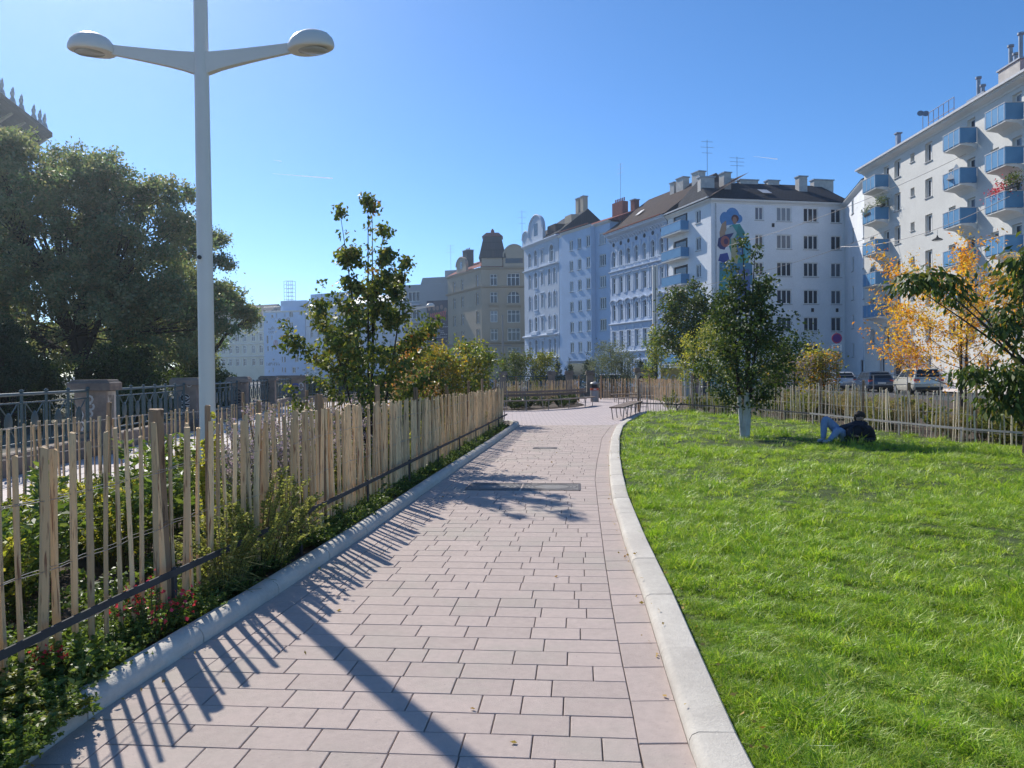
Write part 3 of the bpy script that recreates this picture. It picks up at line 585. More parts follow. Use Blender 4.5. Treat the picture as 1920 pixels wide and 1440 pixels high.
def bedspots(n, y0, y1, lo=0, hi=1):
    o_ = []
    for _ in range(n):
        y = rng.uniform(y0, y1); a, b = inbed(y); o_.append((a + (b - a) * rng.uniform(lo, hi), y))
    return o_
put_many('lime_leaf_plant', K_lime, bedspots(30, 3.3, 8.5, .3, 1), 'yellow green leafy plant growing behind the left stake fence', 'lime plants in the left bed')
put_many('lance_leaf_plant', K_lance, bedspots(7, 4, 8.5, .2, .8) + [(-3.5, 5.6), (-3.3, 5.0), (-3.9, 6.3)], 'upright plant with long narrow leaves inside the left bed', 'narrow leaved plants in the left bed')
put_many('leafy_plant', K_mid, bedspots(30, 3.5, 22, .1, 1), 'low olive green bush inside the left bed', 'olive bushes in the left bed')
put_many('lime_leaf_plant', K_lime, bedspots(16, 9, 20, .2, 1), 'lime bush beyond the lamp inside the left bed', 'lime bushes beyond the lamp', s=(.8, 1.1))
put_many('mauve_flower_plant', K_mauve, [(-2.6, 8.2), (-2.9, 8.9), (-2.4, 9.0), (-2.8, 9.8), (-2.3, 10.4), (-3.2, 9.4), (-2.5, 7.7)], 'tall wispy mauve flowering plant showing above the left fence', 'mauve flowering plants', s=(1.0, 1.15))
put_many('dry_grass_plant', K_dry, bedspots(14, 14, 22, .3, 1), 'dry straw coloured grass clump far along the left bed', 'dry grasses in the left bed')
put_shrub('lime_spire_plant', shrub_meshes(99, 1.25, .16, 8, 1300, .05, .6, 'lf_lime', up=.1), (-2.62, 6.55, 0), 1, 'tall yellow green spire beside the lamp post', 'plant')
def strip(y, s): return (KLf(y) - .22 - s, y)
put_shrub('grey_leaf_shrub', K_grey[1], strip(6.75, .26) + (0,), .8, 'sage green shrub farther along behind the low rail', 'shrub'); put_shrub('grey_leaf_shrub', K_grey[0], strip(6.1, .2) + (0,), 1.0, 'grey green shrub bulging over the low rail', 'shrub'); 
put_shrub('grey_leaf_shrub', K_grey[1], strip(5.55, .2) + (0,), .75, 'smaller grey green shrub nearer along the low rail', 'shrub')
put_shrub('red_flower_plant', K_red[0], strip(4.55, .12) + (0,), 1.0, 'red flowering plant beside the low rail post', 'plant', None)
put_shrub('red_flower_plant', K_red[0], strip(3.75, .24) + (0,), .75, 'small red flowering plant nearest the camera under the rail', 'plant', None)
for i_ in range(20):
    y_ = 2.45 + .95 * i_ / 19; o_ = rng.uniform(-.26, .2); put_shrub('trailing_plant', rng.choice([K_mid[0], K_mid[1], K_lime[1], K_mid[1]]), (KLf(y_) - .22 - o_, y_, 0), rng.uniform(.6, .9) * (.9 if o_ < 0 else 1.1), 'low plant spilling over the kerb in the bottom left corner', 'plant', 'plants spilling over the near kerb', .55)
gsp = []
for _ in range(150):
    y = rng.uniform(2.4, 21.8); s = rng.uniform(0, .32); gsp.append((KLf(y) - .26 - s, y, -.02))
P = []; RT = []; SC = []; IX = []
kid = [bpy.data.objects.new('ground_leaf', k[1][1]) for k in K_ground]
for _ in range(520):
    y = 2.2 + 19.8 * rng.random() ** 1.4; s = rng.uniform(0, .75 if rng.random() < .6 else .3)
    if 4.75 < y < 7.6 and rng.random() < .3: continue
    P.append((KLf(y) - .245 - s, y, -.02)); RT.append((rng.gauss(0, .15), rng.gauss(0, .15), rng.uniform(0, 6.3))); SC.append(rng.uniform(.5, 1.05) * (1.25 if y < 4.2 else .85)); IX.append(rng.randrange(3))
for _ in range(320):
    y = rng.uniform(3, 22); a, b = inbed(y); P.append((rng.uniform(a - .2, b + .2), y, -.02)); RT.append((rng.gauss(0, .15), rng.gauss(0, .15), rng.uniform(0, 6.3))); SC.append(rng.uniform(.8, 1.6)); IX.append(rng.randrange(3))
scatter('ground_cover', P, RT, SC, IX, kid); tag(bpy.data.objects['ground_cover'], 'low green ground cover along the left kerb and in the bed', 'ground cover')
P = []; RT = []; SC = []; IX = []
for _ in range(60):
    y = rng.uniform(2.3, 3.42); P.append((KLf(y) - rng.uniform(-.03 if y < 3.1 else .03, .26), y, .05)); RT.append((rng.gauss(0, .2), rng.gauss(0, .2), rng.uniform(0, 6.3))); SC.append(rng.uniform(.45, .8)); IX.append(rng.randrange(3))
scatter('trailing_cover', P, RT, SC, IX, kid); tag(bpy.data.objects['trailing_cover'], 'green cover creeping over the near end of the left kerb', 'ground cover')
# dead twigs over the kerb
tw = MB()
for k in range(26):
    a = rng.uniform(-.4, 1.0); L = rng.uniform(.25, .6); z = rng.uniform(.1, .35); tw.tube([(0, 0, z * .3), (L * .5 * math.cos(a), L * .5 * math.sin(a), z), (L * math.cos(a), L * math.sin(a), z * rng.uniform(.5, 1.2))], .0018, 3, False)
o = tw.build('dead_twigs', M['lf_dry']); o.location = strip(5.2, .25) + (0,); tag(o, 'dead twigs sprawling under the low rail', 'twigs')
# autumn shrubs at the end of the left fence, and plants round the plaza
def bush(name, label, loc, H, rad, mats, n, ls, seed, cat='shrub', group=None, **kw):
    return make_tree(name, label, loc, H, .12, lambda t: rad * min(1, .55 + 2 * t) * (1 - t) ** .5 + .1, 16, mats, n, ls, seed, .03, kw.pop('up', .9), ('bark_dark', 'bark_dark'), cat=cat, group=group, clump=kw.pop('clump', .13), droop=.2, stems=[(0, 0), (.1, .1), (-.1, .05)], sub=5, **kw)
bush('autumn_shrub', 'reddish orange autumn shrub behind the left fence', (-3.0, 23.0, 0), 2.35, .75, [('lf_rust', 3), ('lf_orange', 2), ('lf_yellow', 2)], 3000, .11, 31)
bush('autumn_shrub', 'yellow autumn shrub in the middle behind the left fence', (-2.15, 22.4, 0), 2.25, .8, [('lf_yellow', 5), ('lf_olive', 2)], 3200, .11, 32)
bush('autumn_shrub', 'green shrub with wide crown at the end of the left fence', (-1.3, 23.6, 0), 2.45, .95, [('lf_olive', 5), ('lf_green', 2), ('lf_yellow', 1)], 3400, .11, 33)
bush('autumn_shrub', 'dry brown shrub low behind the left fence', (-2.7, 20.5, 0), 1.5, .6, [('lf_rust', 3), ('lf_dry', 4)], 1800, .09, 34)
def conif(label, loc, H, rad, seed):
    return make_tree('small_conifer', label, loc, H, .06, lambda t: rad * (1 - t) + .03, 34, 'lf_conif', 1700, .10, seed, .03, .5, ('bark_dark', 'bark_dark'), group='small conifers by the far railing', clump=.06, droop=0, sub=2, asp=.4)
for i, (px, Y, H) in enumerate([(945, 49, 2.3), (1000, 49.5, 2.2), (1046, 50, 2.5), (1068, 49.5, 2.3), (1102, 50, 2.7), (1200, 50, 2.6)]):
    conif(['small conifer in front of the tan corner house', 'small conifer left of the art nouveau house', 'small conifer at the middle of the far railing', 'small conifer just right of the plaza middle', 'small conifer below the plain pale house', 'small conifer below the ornate house'][i], ((px - 960) / 1420 * Y, Y, 0), H * 1.05, .55, 400 + i)
for i, (px, Y, H, r_, mt) in enumerate([(968, 47.8, 2.6, 1.1, 'lf_pear'), (1018, 48, 2.7, .9, 'lf_olive'), (1148, 46, 3.3, 1.0, 'lf_grey'), (1128, 47.5, 2.5, .8, 'lf_grey'), (1172, 46.5, 2.6, .8, 'lf_grey')]):
    bush('garden_shrub', ['dark shrub left of centre at the far railing', 'olive shrub near centre at the far railing', 'tall willowy grey green shrub behind the litter bin', 'grey green shrub left of the willowy one', 'grey green shrub right of the willowy one'][i], ((px - 960) / 1420 * Y, Y, 0), H, r_, mt, 2200, .13, 60 + i, up=1.4, asp=.35 if mt == 'lf_grey' else .6)
bush('garden_shrub', 'bright green feathery young tree right of the stele', (8.3, 43.5, 0), 3.9, .75, [('lf_green', 3), ('lf_lime', 1)], 2600, .16, 71, up=1.6, asp=.3)
make_tree('acacia_tree', 'feathery yellow green tree left of the whitewashed tree', (8.6, 33.0, 0), 3.7, .2, lambda t: 1.35 * (1 - t) ** .5 + .1, 18, [('lf_green', 2), ('lf_lime', 3), ('lf_olive', 2)], 6500, .11, 72, .05, .45, ('bark', 'bark'), clump=.14, asp=.32, droop=.4)
make_tree('street_tree', 'round dark leaved tree behind the feathery one', (9.4, 39.0, 0), 6.1, .3, lambda t: 1.75 * (1 - t) ** .4 + .1, 20, [('lf_dark', 4), ('lf_pear', 2)], 7000, .17, 73, .08, .7, ('bark', 'bark'), clump=.2)
for i, (px, Y, H, r_, mats) in enumerate([(1490, 30, 2.0, .9, [('lf_olive', 2), ('lf_mauve', 2), ('lf_yellow', 1)]), (1520, 31, 2.4, .6, [('lf_yellow', 3), ('lf_lime', 2)]), (1548, 30.5, 2.1, .7, [('lf_dry', 2), ('lf_orange', 1), ('lf_olive', 2)]), (1455, 28.5, 2.6, .9, [('lf_dark', 1)]), (1440, 31, 1.5, .4, [('lf_olive', 2), ('lf_lime', 1)]), (1706, 60, 3.1, .9, [('lf_rust', 2), ('lf_red', .6), ('lf_orange', 1)])]):
    bush('autumn_shrub', ['sparse mauve and olive shrub right of the whitewashed tree', 'yellow topped shrub beneath the corner building', 'orange tinged shrub in front of the no stopping sign', 'dark shrub just right of the whitewashed tree', 'small olive shrub behind the whitewashed tree', 'red and orange shrub above the cream car'][i], ((px - 960) / 1420 * Y, Y, 0), H, r_, mats, 1500, .11, 80 + i, up=1.5)
make_tree('robinia_tree', 'golden orange autumn tree in front of the balcony building', (12.2, 20.5, 0), 5.6, .2, lambda t: 2.3 * min(1, .7 + t) * (1 - t) ** .35 + .2, 26, [('lf_gold', 4), ('lf_orange', 3)], 10500, .105, 91, .045, .7, ('bark', 'bark'), clump=.13, asp=.4, droop=.55, stems=[(0, 0), (.25, .1)], sub=6, leader=.8)
# dark large-leaved tree at the right edge
lt = empty('large_leaf_tree', (8.75, 12.9, 0)); tag(lt, 'dark glossy large leaved tree at the right edge of the lawn', 'tree')
g = np.random.default_rng(95); tb = MB().tube([(0, 0, 0), (.03, .02, .5), (-.03, 0, 1.1), (.05, .05, 1.9), (.1, 0, 2.9)], [.06, .05, .045, .03, .012], 9); tb.build('trunk', M['bark'], lt, smooth=True); bb = MB(); cc = []; aa_ = []
for bx, by, bz, nl, rr in [(-2.1, -.2, 2.95, 120, .15), (-1.7, -.1, 3.05, 160, .18), (-1.25, .1, 3.0, 130, .17), (-.25, -.3, 3.25, 200, .22), (.1, .2, 2.95, 230, .24), (-.15, .3, 2.45, 190, .22), (.3, -.3, 3.5, 200, .25), (.4, .1, 2.4, 200, .25), (-.55, -.3, 2.15, 90, .16), (.05, -.2, 1.95, 180, .22), (-1.05, -.2, 1.45, 130, .17), (-.55, -.35, 1.4, 200, .22), (-.3, -.2, 1.3, 260, .25), (-.1, -.4, .95, 240, .24), (-.5, -.1, .95, 190, .22), (.3, -.2, 1.5, 200, .25), (.5, .3, 3.1, 200, .25), (.5, 0, .9, 160, .24), (-1.0, .3, 2.75, 90, .16)]:
    z0 = min(2.6, max(.35, bz * .55)); B = bez((0, 0, z0), (bx * .6, by * .6, bz * .8 + z0 * .1), (bx, by, bz + .05), 6); bb.tube(B, [.022, .019, .016, .012, .008, .004], 5, False)
    c = np.array([bx, by, bz]) + g.normal(0, 1, (nl, 3)) * np.array([rr, rr, rr * .6]); cc.append(c); d = unit(c - np.array([bx, by, bz + .15])); aa_.append(d * .7 + g.normal(0, .35, (nl, 3)) + np.array([0, 0, -.6]))
bb.build('branches', M['bark'], lt, smooth=True); cc = np.concatenate(cc); aa_ = np.concatenate(aa_); V, F = leaf_arrays(cc, aa_, .165 * g.uniform(.6, 1.2, len(cc)), .4, .1, g); mi = (g.uniform(0, 1, len(cc)) > .5).astype(int) + (g.uniform(0, 1, len(cc)) > .9)
obj('crown', npmesh('crown', V, F, [M['lf_dark'], M['lf_pear'], M['lf_green']], g.uniform(0, 1, len(cc)), False, np.minimum(mi, 2)), lt)
# plants behind the lawn fence
sp = []
for _ in range(70):
    y = rng.uniform(12, 30); sp.append((FRf(y) + rng.uniform(.5, 3.5), y))
put_many('dry_grass_plant', K_dry, sp[:34], 'dry grass clump behind the lawn fence', 'dry grasses behind the lawn fence'); put_many('leafy_plant', K_mid, sp[34:58], 'olive bush behind the lawn fence', 'bushes behind the lawn fence', s=(.8, 1.5)); put_many('grey_plant', K_grey, sp[58:], 'grey green bush behind the lawn fence', 'grey bushes behind the lawn fence')
put_many('dry_grass_plant', K_dry, [(rng.uniform(-5, 3), rng.uniform(38.8, 43)) for _ in range(16)], 'straw grass clump between far fence and far railing', 'grasses by the far railing'); 
put_many('leafy_plant', K_dk, [(x_ + rng.uniform(-.3, .3), y_ + rng.uniform(-.3, .5)) for x_, y_ in [(-3.6, 32.6), (-2.6, 32.3), (-1.6, 32.2), (-.7, 31.9), (.2, 31.9), (.9, 32.4), (1.6, 33.2), (2.2, 34), (2.7, 35), (.5, 33.4), (-1, 33.3), (-3, 33.6), (1.4, 35), (-.2, 35), (-2, 35), (2.6, 36.6)]], 'dark low bush in the bed behind the curved bench', 'plants behind the curved bench', s=(.9, 1.3))

# large trees beyond the river railing
def big_tree(name, label, loc, blobs, n_clump, per, ls, seed, mats, tr=.35, H=9, group='large trees beyond the railing', cs=.2):
    g = np.random.default_rng(seed); root = empty(name, loc); tag(root, label, 'tree', group); bm = MB()
    bm.tube([(0, 0, 0), (.1, 0, H * .25), (0, .1, H * .5), (.1, 0, H * .8)], [tr, tr * .8, tr * .6, tr * .2], 9); bm.build('trunk', M['bark_dark'], root, smooth=True); lb = MB(); cs_ = []; wt = np.array([b[3] * b[4] * b[5] for b in blobs]) ** .67
    wt = wt / wt.sum(); cl = []
    nrm = []
    for b, n in zip(blobs, (wt * n_clump).astype(int) + 1):
        ns = max(4, n // 9); d = unit(g.normal(size=(ns, 3))); d[:, 2] = np.where(d[:, 2] < -.5, -d[:, 2], d[:, 2]); rad = g.uniform(.18, .42, ns) * min(b[3], b[5]); sc_ = np.array(b[:3]) + d * (1 - .55 * rad / min(b[3], b[5]))[:, None] * np.array(b[3:6]) * g.uniform(.72, 1.0, ns)[:, None]
        for q, r_ in zip(sc_, rad):
            m_ = max(4, int(n / ns * (r_ / .3 / min(b[3], b[5])) ** 1.2)); e_ = unit(g.normal(size=(m_, 3))); e_[:, 2] = np.where(e_[:, 2] < -.35, -e_[:, 2], e_[:, 2]); cl.append(q + e_ * np.array([r_, r_, r_ * .95]) * g.uniform(.7, 1.05, m_)[:, None]); nrm.append(e_)
            lb.tube([(b[0] * .5, b[1] * .5, (b[2] + H * .35) * .55), tuple((np.array(b[:3]) + q) / 2 + g.normal(0, .3, 3)), tuple(q)], [.05, .03, .012], 4, False)
        k_ = n // 4; cl.append(np.array(b[:3]) + unit(g.normal(size=(k_, 3))) * (g.uniform(.05, .75, k_) ** .5)[:, None] * np.array(b[3:6])); nrm.append(unit(g.normal(size=(k_, 3))))
        lb.tube([(0, 0, H * .35), (b[0] * .6, b[1] * .6, (b[2] + H * .4) * .55), (b[0], b[1], b[2])], [tr * .4, tr * .25, tr * .08], 5, False)
    lb.build('branches', M['bark_dark'], root); cl = np.concatenate(cl); n = len(cl) * per; idx = np.repeat(np.arange(len(cl)), per)
    cent = cl[idx] + g.normal(0, 1, (n, 3)) * np.array([cs, cs, cs * .8]); o_ = np.concatenate(nrm); ax = o_[idx] * .8 + g.normal(0, .6, (n, 3)) + np.array([0, 0, -.35]); size = ls * g.uniform(.6, 1.3, n); tone = g.uniform(0, 1, len(cl))
    V, F = leaf_arrays(cent, ax, size, .5, .14, g); rn = np.clip(tone[idx] * .6 + g.uniform(0, .4, n), 0, .999); obj('crown', npmesh('crown', V, F, M[mats], rn), root); return root
big_tree('chestnut_tree', 'huge broad chestnut tree at the far left beyond the railing', (-18.2, 32, -1), [(-1.5, 0, 8.2, 4.6, 4, 4.6), (2.6, -.5, 7.6, 3.0, 3, 3.6), (0, -1, 4.6, 4.8, 3.5, 2.8), (4.1, 0, 4.6, 2.2, 2.5, 2.6), (-3.5, 0, 10.6, 2.8, 2.6, 2.2), (-5, -1, 6, 3, 3, 4)], 1150, 115, .16, 201, 'lf_chest', .4, 9)
big_tree('chestnut_tree', 'smaller ragged tree right of the huge chestnut behind the lamp post', (-15.6, 38, -1), [(0, 0, 7.6, 2.0, 2, 2.9), (.9, 0, 5.8, 1.5, 1.5, 1.5), (-1.5, 0, 5, 2, 2, 2.4), (-.4, 0, 3.2, 1.5, 2, 1.5), (2.1, .5, 5.4, .7, .7, .6)], 380, 105, .155, 202, 'lf_chest', .3, 8)
big_tree('chestnut_tree', 'leafy tree farther back between chestnut and cream house', (-19.8, 46, -1), [(0, 0, 5, 2.6, 2.5, 3.2), (-2.4, 0, 3.5, 2.2, 2, 2.2)], 190, 110, .18, 203, 'lf_chest', .3, 7)
big_tree('yew_tree', 'dense dark conifer at the left edge behind the railing', (-15.8, 23.5, -1), [(0, 0, 1.8, 1.15, 1.1, 2.0), (0, 0, 3.1, .8, .8, 1.3)], 230, 90, .08, 204, 'lf_conif', .2, 3, cs=.1)
for i, (x, y, h) in enumerate([(-13.4, 27, 2.2), (-15.2, 29, 3.4), (-13.9, 33, 3.0), (-17.8, 27, 3.6), (-20.5, 28, 4), (-17.2, 44, 3.2), (-18.2, 36, 4), (-22, 36, 5), (-10.8, 50, 2.6), (-8.2, 52, 2.4), (-5.6, 53, 2.4), (-13.4, 49, 2.4)]):
    big_tree('river_bank_bush', 'dark bush behind the iron railing on the left', (x, y, -1.2), [(0, 0, h * .55, 1.5, 1.2, h * .55)], 90, 90, .15, 210 + i, 'lf_dark', .08, 1.5, group='bushes on the river bank')

for i, (x, y, s_) in enumerate([(-27, 52, 1), (-33, 48, 1.1), (-31, 60, .9)]):
    big_tree('background_tree', ['dark tree behind the chestnut at the far left', 'dark tree seen through the chestnut crown', 'dark tree behind the chestnut trunk'][i], (x, y, -1), [(0, 0, 5 * s_, 4, 3, 4.5 * s_), (2, 0, 3, 3, 3, 3)], 150, 90, .26, 230 + i, 'lf_dark', .3, 7, cs=.35)

# dry leaves blown along the kerbs
M['lf_fallen'] = leafmat('fallen_leaf', st((.22, .12, .04), (.35, .22, .07), (.28, .2, .06), (.4, .3, .09)), .2, .7, .2)
n = 230; cs_ = []
for k in range(n):
    y = 2.6 + 19 * rng.random() ** 1.3
    x = KRf(y) + rng.choice([-.03, .01, .22, .24, .26]) + rng.gauss(0, .03) if rng.random() < .72 else (KLf(y) + abs(rng.gauss(.03, .05)) if rng.random() < .6 else rng.uniform(KLf(y), KRf(y)))
    cs_.append((x, y, (.067 if x > KRf(y) - .005 else .005) + .004))
ax = nrg.normal(0, 1, (n, 3)); ax[:, 2] *= .12; V, F = leaf_arrays(np.array(cs_), ax, .032 * nrg.uniform(.4, 1.2, n), .55, .05); o = obj('fallen_leaves', npmesh('fallen_leaves', V, F, M['lf_fallen'], nrg.uniform(0, 1, n))); tag(o, 'scattered dry leaves along the kerbs of the path', 'fallen leaves', kind='stuff')
# ------------------------------------------------------------------ river railing with stone pillars
def pillar(loc, rz, label, w_=.62, d_=.5, H=1.48, cap=.18, ov=.1, paints=()):
    t_ = empty('stone_pillar', loc, rz); tag(t_, label, 'pillar', 'stone pillars of the railing')
    MB().prism([(-w_ / 2, -d_ / 2), (w_ / 2, -d_ / 2), (w_ / 2, d_ / 2), (-w_ / 2, d_ / 2)], 0, H - cap, .012).build('shaft', M['stone'], t_)
    MB().prism([(-w_ / 2 - ov, -d_ / 2 - ov), (w_ / 2 + ov, -d_ / 2 - ov), (w_ / 2 + ov, d_ / 2 + ov), (-w_ / 2 - ov, d_ / 2 + ov)], H - cap, H, .03).prism([(-w_ / 2 - ov * .5, -d_ / 2 - ov * .5), (w_ / 2 + ov * .5, -d_ / 2 - ov * .5), (w_ / 2 + ov * .5, d_ / 2 + ov * .5), (-w_ / 2 - ov * .5, d_ / 2 + ov * .5)], H - .002, H + .045, .02).build('cap', M['stone'], t_)
    MB().prism([(-w_ / 2 - .05, -d_ / 2 - .05), (w_ / 2 + .05, -d_ / 2 - .05), (w_ / 2 + .05, d_ / 2 + .05), (-w_ / 2 - .05, d_ / 2 + .05)], -.1, .3, .03).build('plinth', M['stone'], t_)
    for mt, strokes, hw in paints:
        b = MB()
        for s_ in strokes: b.ribbon([(x, z) for x, z in s_], hw, -d_ / 2 - .004)
        b.build('graffiti', M[mt], t_)
    return t_
def arc(cx, cz, rx, rz_, a0, a1, n=9): return [(cx + rx * math.cos(R(a0 + (a1 - a0) * i / (n - 1))), cz + rz_ * math.sin(R(a0 + (a1 - a0) * i / (n - 1)))) for i in range(n)]
loops = [arc(-.02, 1.12, .06, .07, 0, 360), arc(0, .97, .06, .065, 90, 400), arc(-.03, .82, .06, .06, -80, 300), [(-.2, .9), (-.15, .8), (-.2, .68), (-.13, .6), (-.18, .48)]]
ng_l = [[(-.12, .62), (.1, .62), (-.12, .74), (.1, .74)], arc(0, .93, .1, .09, 20, 330), [(-.1, .5), (.08, .56)], arc(.12, 1.36, .05, .06, 0, 330)]
PL = [(-8.1, 9.4), (-8.75, 15.9), (-9.6, 22.4), (-10.45, 29), (-11.5, 35.8), (-12.4, 42.6)]
rail_rz = lambda a, b: math.atan2(b[1] - a[1], b[0] - a[0])
plab = ['near pillar just outside', 'nearest brown stone pillar with white squiggle graffiti', 'second stone pillar with dark letters beside the lamp post', 'third stone pillar along the river railing', 'fourth dark stone pillar along the river railing', 'long graffiti covered pillar at the end of the river railing']
for i, p_ in enumerate(PL[1:], 1):
    paints = [[], [('paint_white', loops, .02)], [('paint_white', ng_l, .03), ('paint_dark', ng_l, .016)], [('paint_dark', ng_l, .02)], [('paint_dark', loops, .02)], [('paint_blue', [arc(-.3, .8, .2, .3, 0, 300), arc(.25, .8, .25, .25, 30, 340), [(-.6, .5), (-.5, 1.1), (-.4, .5)]], .04), ('paint_white', [arc(.55, .9, .12, .2, 0, 320)], .03)]][i]
    if i == 2: paints = [('paint_white', [[(a - .01, b - .01) for a, b in s] for s in ng_l], .045)]
    o = pillar((p_[0], p_[1], 0), R(8), plab[i], 1.5 if i == 5 else .62, paints=paints)
    if i == 2: b = MB(); [b.ribbon(s, .022, -.2585) for s in ng_l]; b.build('graffiti', M['paint_dark'], o)
# white-painted side of the nearest pillar
o1 = [x for x in bpy.data.objects if x.get('label') == plab[1]][0]
MB().box(.3115, .318, -.2, .24, .32, 1.28).build('white_panel', M['stone_pale'], o1)
b = MB()
for s in range(4): b.tube([(.321, -.15 + .08 * s, 1.2), (.321, -.05 + .05 * s, 1.0), (.321, -.12 + .07 * s, .8), (.321, .0 + .03 * s, .55)], .006, 3)
b.build('graffiti', M['paint_dark'], o1)
def railing(a, b_, label, bays=7, H=1.3):
    L = math.hypot(b_[0] - a[0], b_[1] - a[1]); t_ = empty('iron_railing', (a[0], a[1], 0), rail_rz(a, b_)); tag(t_, label, 'railing', 'green iron railings'); g_ = M['green_iron']
    e0, e1 = .33, L - .33; bw = (e1 - e0) / bays
    MB().box(e0, e1, -.16, .16, -.1, .32).build('plinth', M['stone'], t_); MB().tube([(e0, 0, H), (e1, 0, H)], .028, 8).build('top_rail', g_, t_); MB().tube([(e0, 0, H - .15), (e1, 0, H - .15)], .016, 6).build('middle_rail', g_, t_); MB().tube([(e0, 0, .45), (e1, 0, .45)], .022, 6).build('bottom_rail', g_, t_)
    pm = MB().lathe([(.026, .3), (.026, H + .02), (.04, H + .03), (.042, H + .06), (.015, H + .085)], 8).mesh('post', g_, True)
    md = MB(); md.lathe([(.001, -.02), (.10, -.018), (.125, 0), (.10, .018), (.001, .02)], 14); mdm = md.mesh('medallion', g_, True)
    bm = MB(); h0, h1, zc = .47, H - .16, .82
    for sx in (-1, 1):
        for zz in (h0, h1): bm.tube([(sx * .06, 0, zc + (.12 if zz > zc else -.12)), (sx * (bw / 2 - .13), 0, zz)], .011, 5)
        bm.tube([(sx * (bw / 2 - .11), 0, h0), (sx * (bw / 2 - .11), 0, h1)], .012, 5)
    brm = bm.mesh('brace', g_)
    for k in range(bays + 1): obj('post', pm, t_, (e0 + .02 + k * (bw - .04 / bays), 0, 0))
    for k in range(bays):
        x = e0 + (k + .5) * bw; obj('brace', brm, t_, (x, 0, 0)); o = obj('medallion', mdm, t_, (x, 0, zc), (R(90), 0, 0), (1, 1.45, 1))
    return t_
rl = ['iron railing at the far left before the first pillar', 'iron railing between the first and second pillar', 'iron railing just behind the lamp post', 'iron railing between third and fourth pillar', 'iron railing before the long graffiti pillar']
for i in range(5): railing(PL[i], PL[i + 1], rl[i])
# railing across the back of the plaza
BP = [(-9, 46.8), (-4.2, 47), (-.56, 47), (2.45, 47), (3.55, 47), (4.85, 47)]
bl = ['', 'far stone pillar behind the yellow shrubs', 'far stone pillar below the tan corner house', 'far stone pillar at the middle of the plaza', 'far stone pillar left of the litter bin', 'far stone pillar right behind the litter bin']
for i, p_ in enumerate(BP[1:], 1): pillar((p_[0], p_[1], 0), 0, bl[i], .42, .4, 1.58, .2, .06)
for i in range(5):
    a, b2 = BP[i], BP[i + 1]; railing((a[0] - .05, a[1]), (b2[0] + .05, b2[1]), ['far railing behind the yellow shrubs', 'far railing below the tan corner house', 'far railing left of the plaza middle', 'short far railing at the plaza middle', 'short far railing behind the litter bin'][i], max(1, int((b2[0] - a[0]) / .8)), 1.3)
railing((4.9, 47), (7.6, 46.9), 'far railing right of the litter bin', 3)
pillar((8.15, 46.5, 0), 0, 'broad pale pillar with black graffiti right of the litter bin', 1.05, .7, 1.72, .22, .12, [('paint_dark', [[(-.5, .95), (-.3, 1.25), (-.1, 1.0), (.1, 1.3)], arc(-.25, 1.05, .18, .14, 0, 300), [(.05, .9), (.35, 1.2)]], .03)])
for nm in ('shaft',):
    o = [c for c in bpy.data.objects if c.parent and c.parent.get('label', '').startswith('broad pale pillar') and c.name.startswith(nm)][0]; o.data.materials[0] = M['stone_pale']
railing((-12.2, 42.9), (-9.1, 46.7), 'iron railing linking the long pillar to the far railing', 6)
# painted hoarding boards on the right of the back railing
hb = empty('painted_boards', (8.95, 45.5, 0)); tag(hb, 'yellow and pink painted boards behind the far stake fence', 'boards')
for x, w_, h_, c in ((0, 1.35, 1.72, (.55, .4, .13, 1)), (1.42, .3, 1.9, (.45, .44, .42, 1)), (1.8, .6, 1.45, (.5, .3, .28, 1)), (2.5, .25, 1.9, (.08, .08, .09, 1)), (2.95, 1.3, 1.9, (.2, .35, .36, 1))):
    MB().box(x, x + w_, -.03, .03, 0, h_).build('board', pmat('board', c, tuple(v * .8 for v in c[:3]) + (1,), 3, .7), hb)
b = MB()
for s in ([(.1, .8), (.15, 1.3), (.3, 1.0), (.45, 1.35)], arc(.75, 1.1, .16, .22, 30, 330), [(1.0, .85), (1.1, 1.35), (1.25, .9)]): b.ribbon(s, .035, -.034)
b.build('graffiti', M['paint_white'], hb)

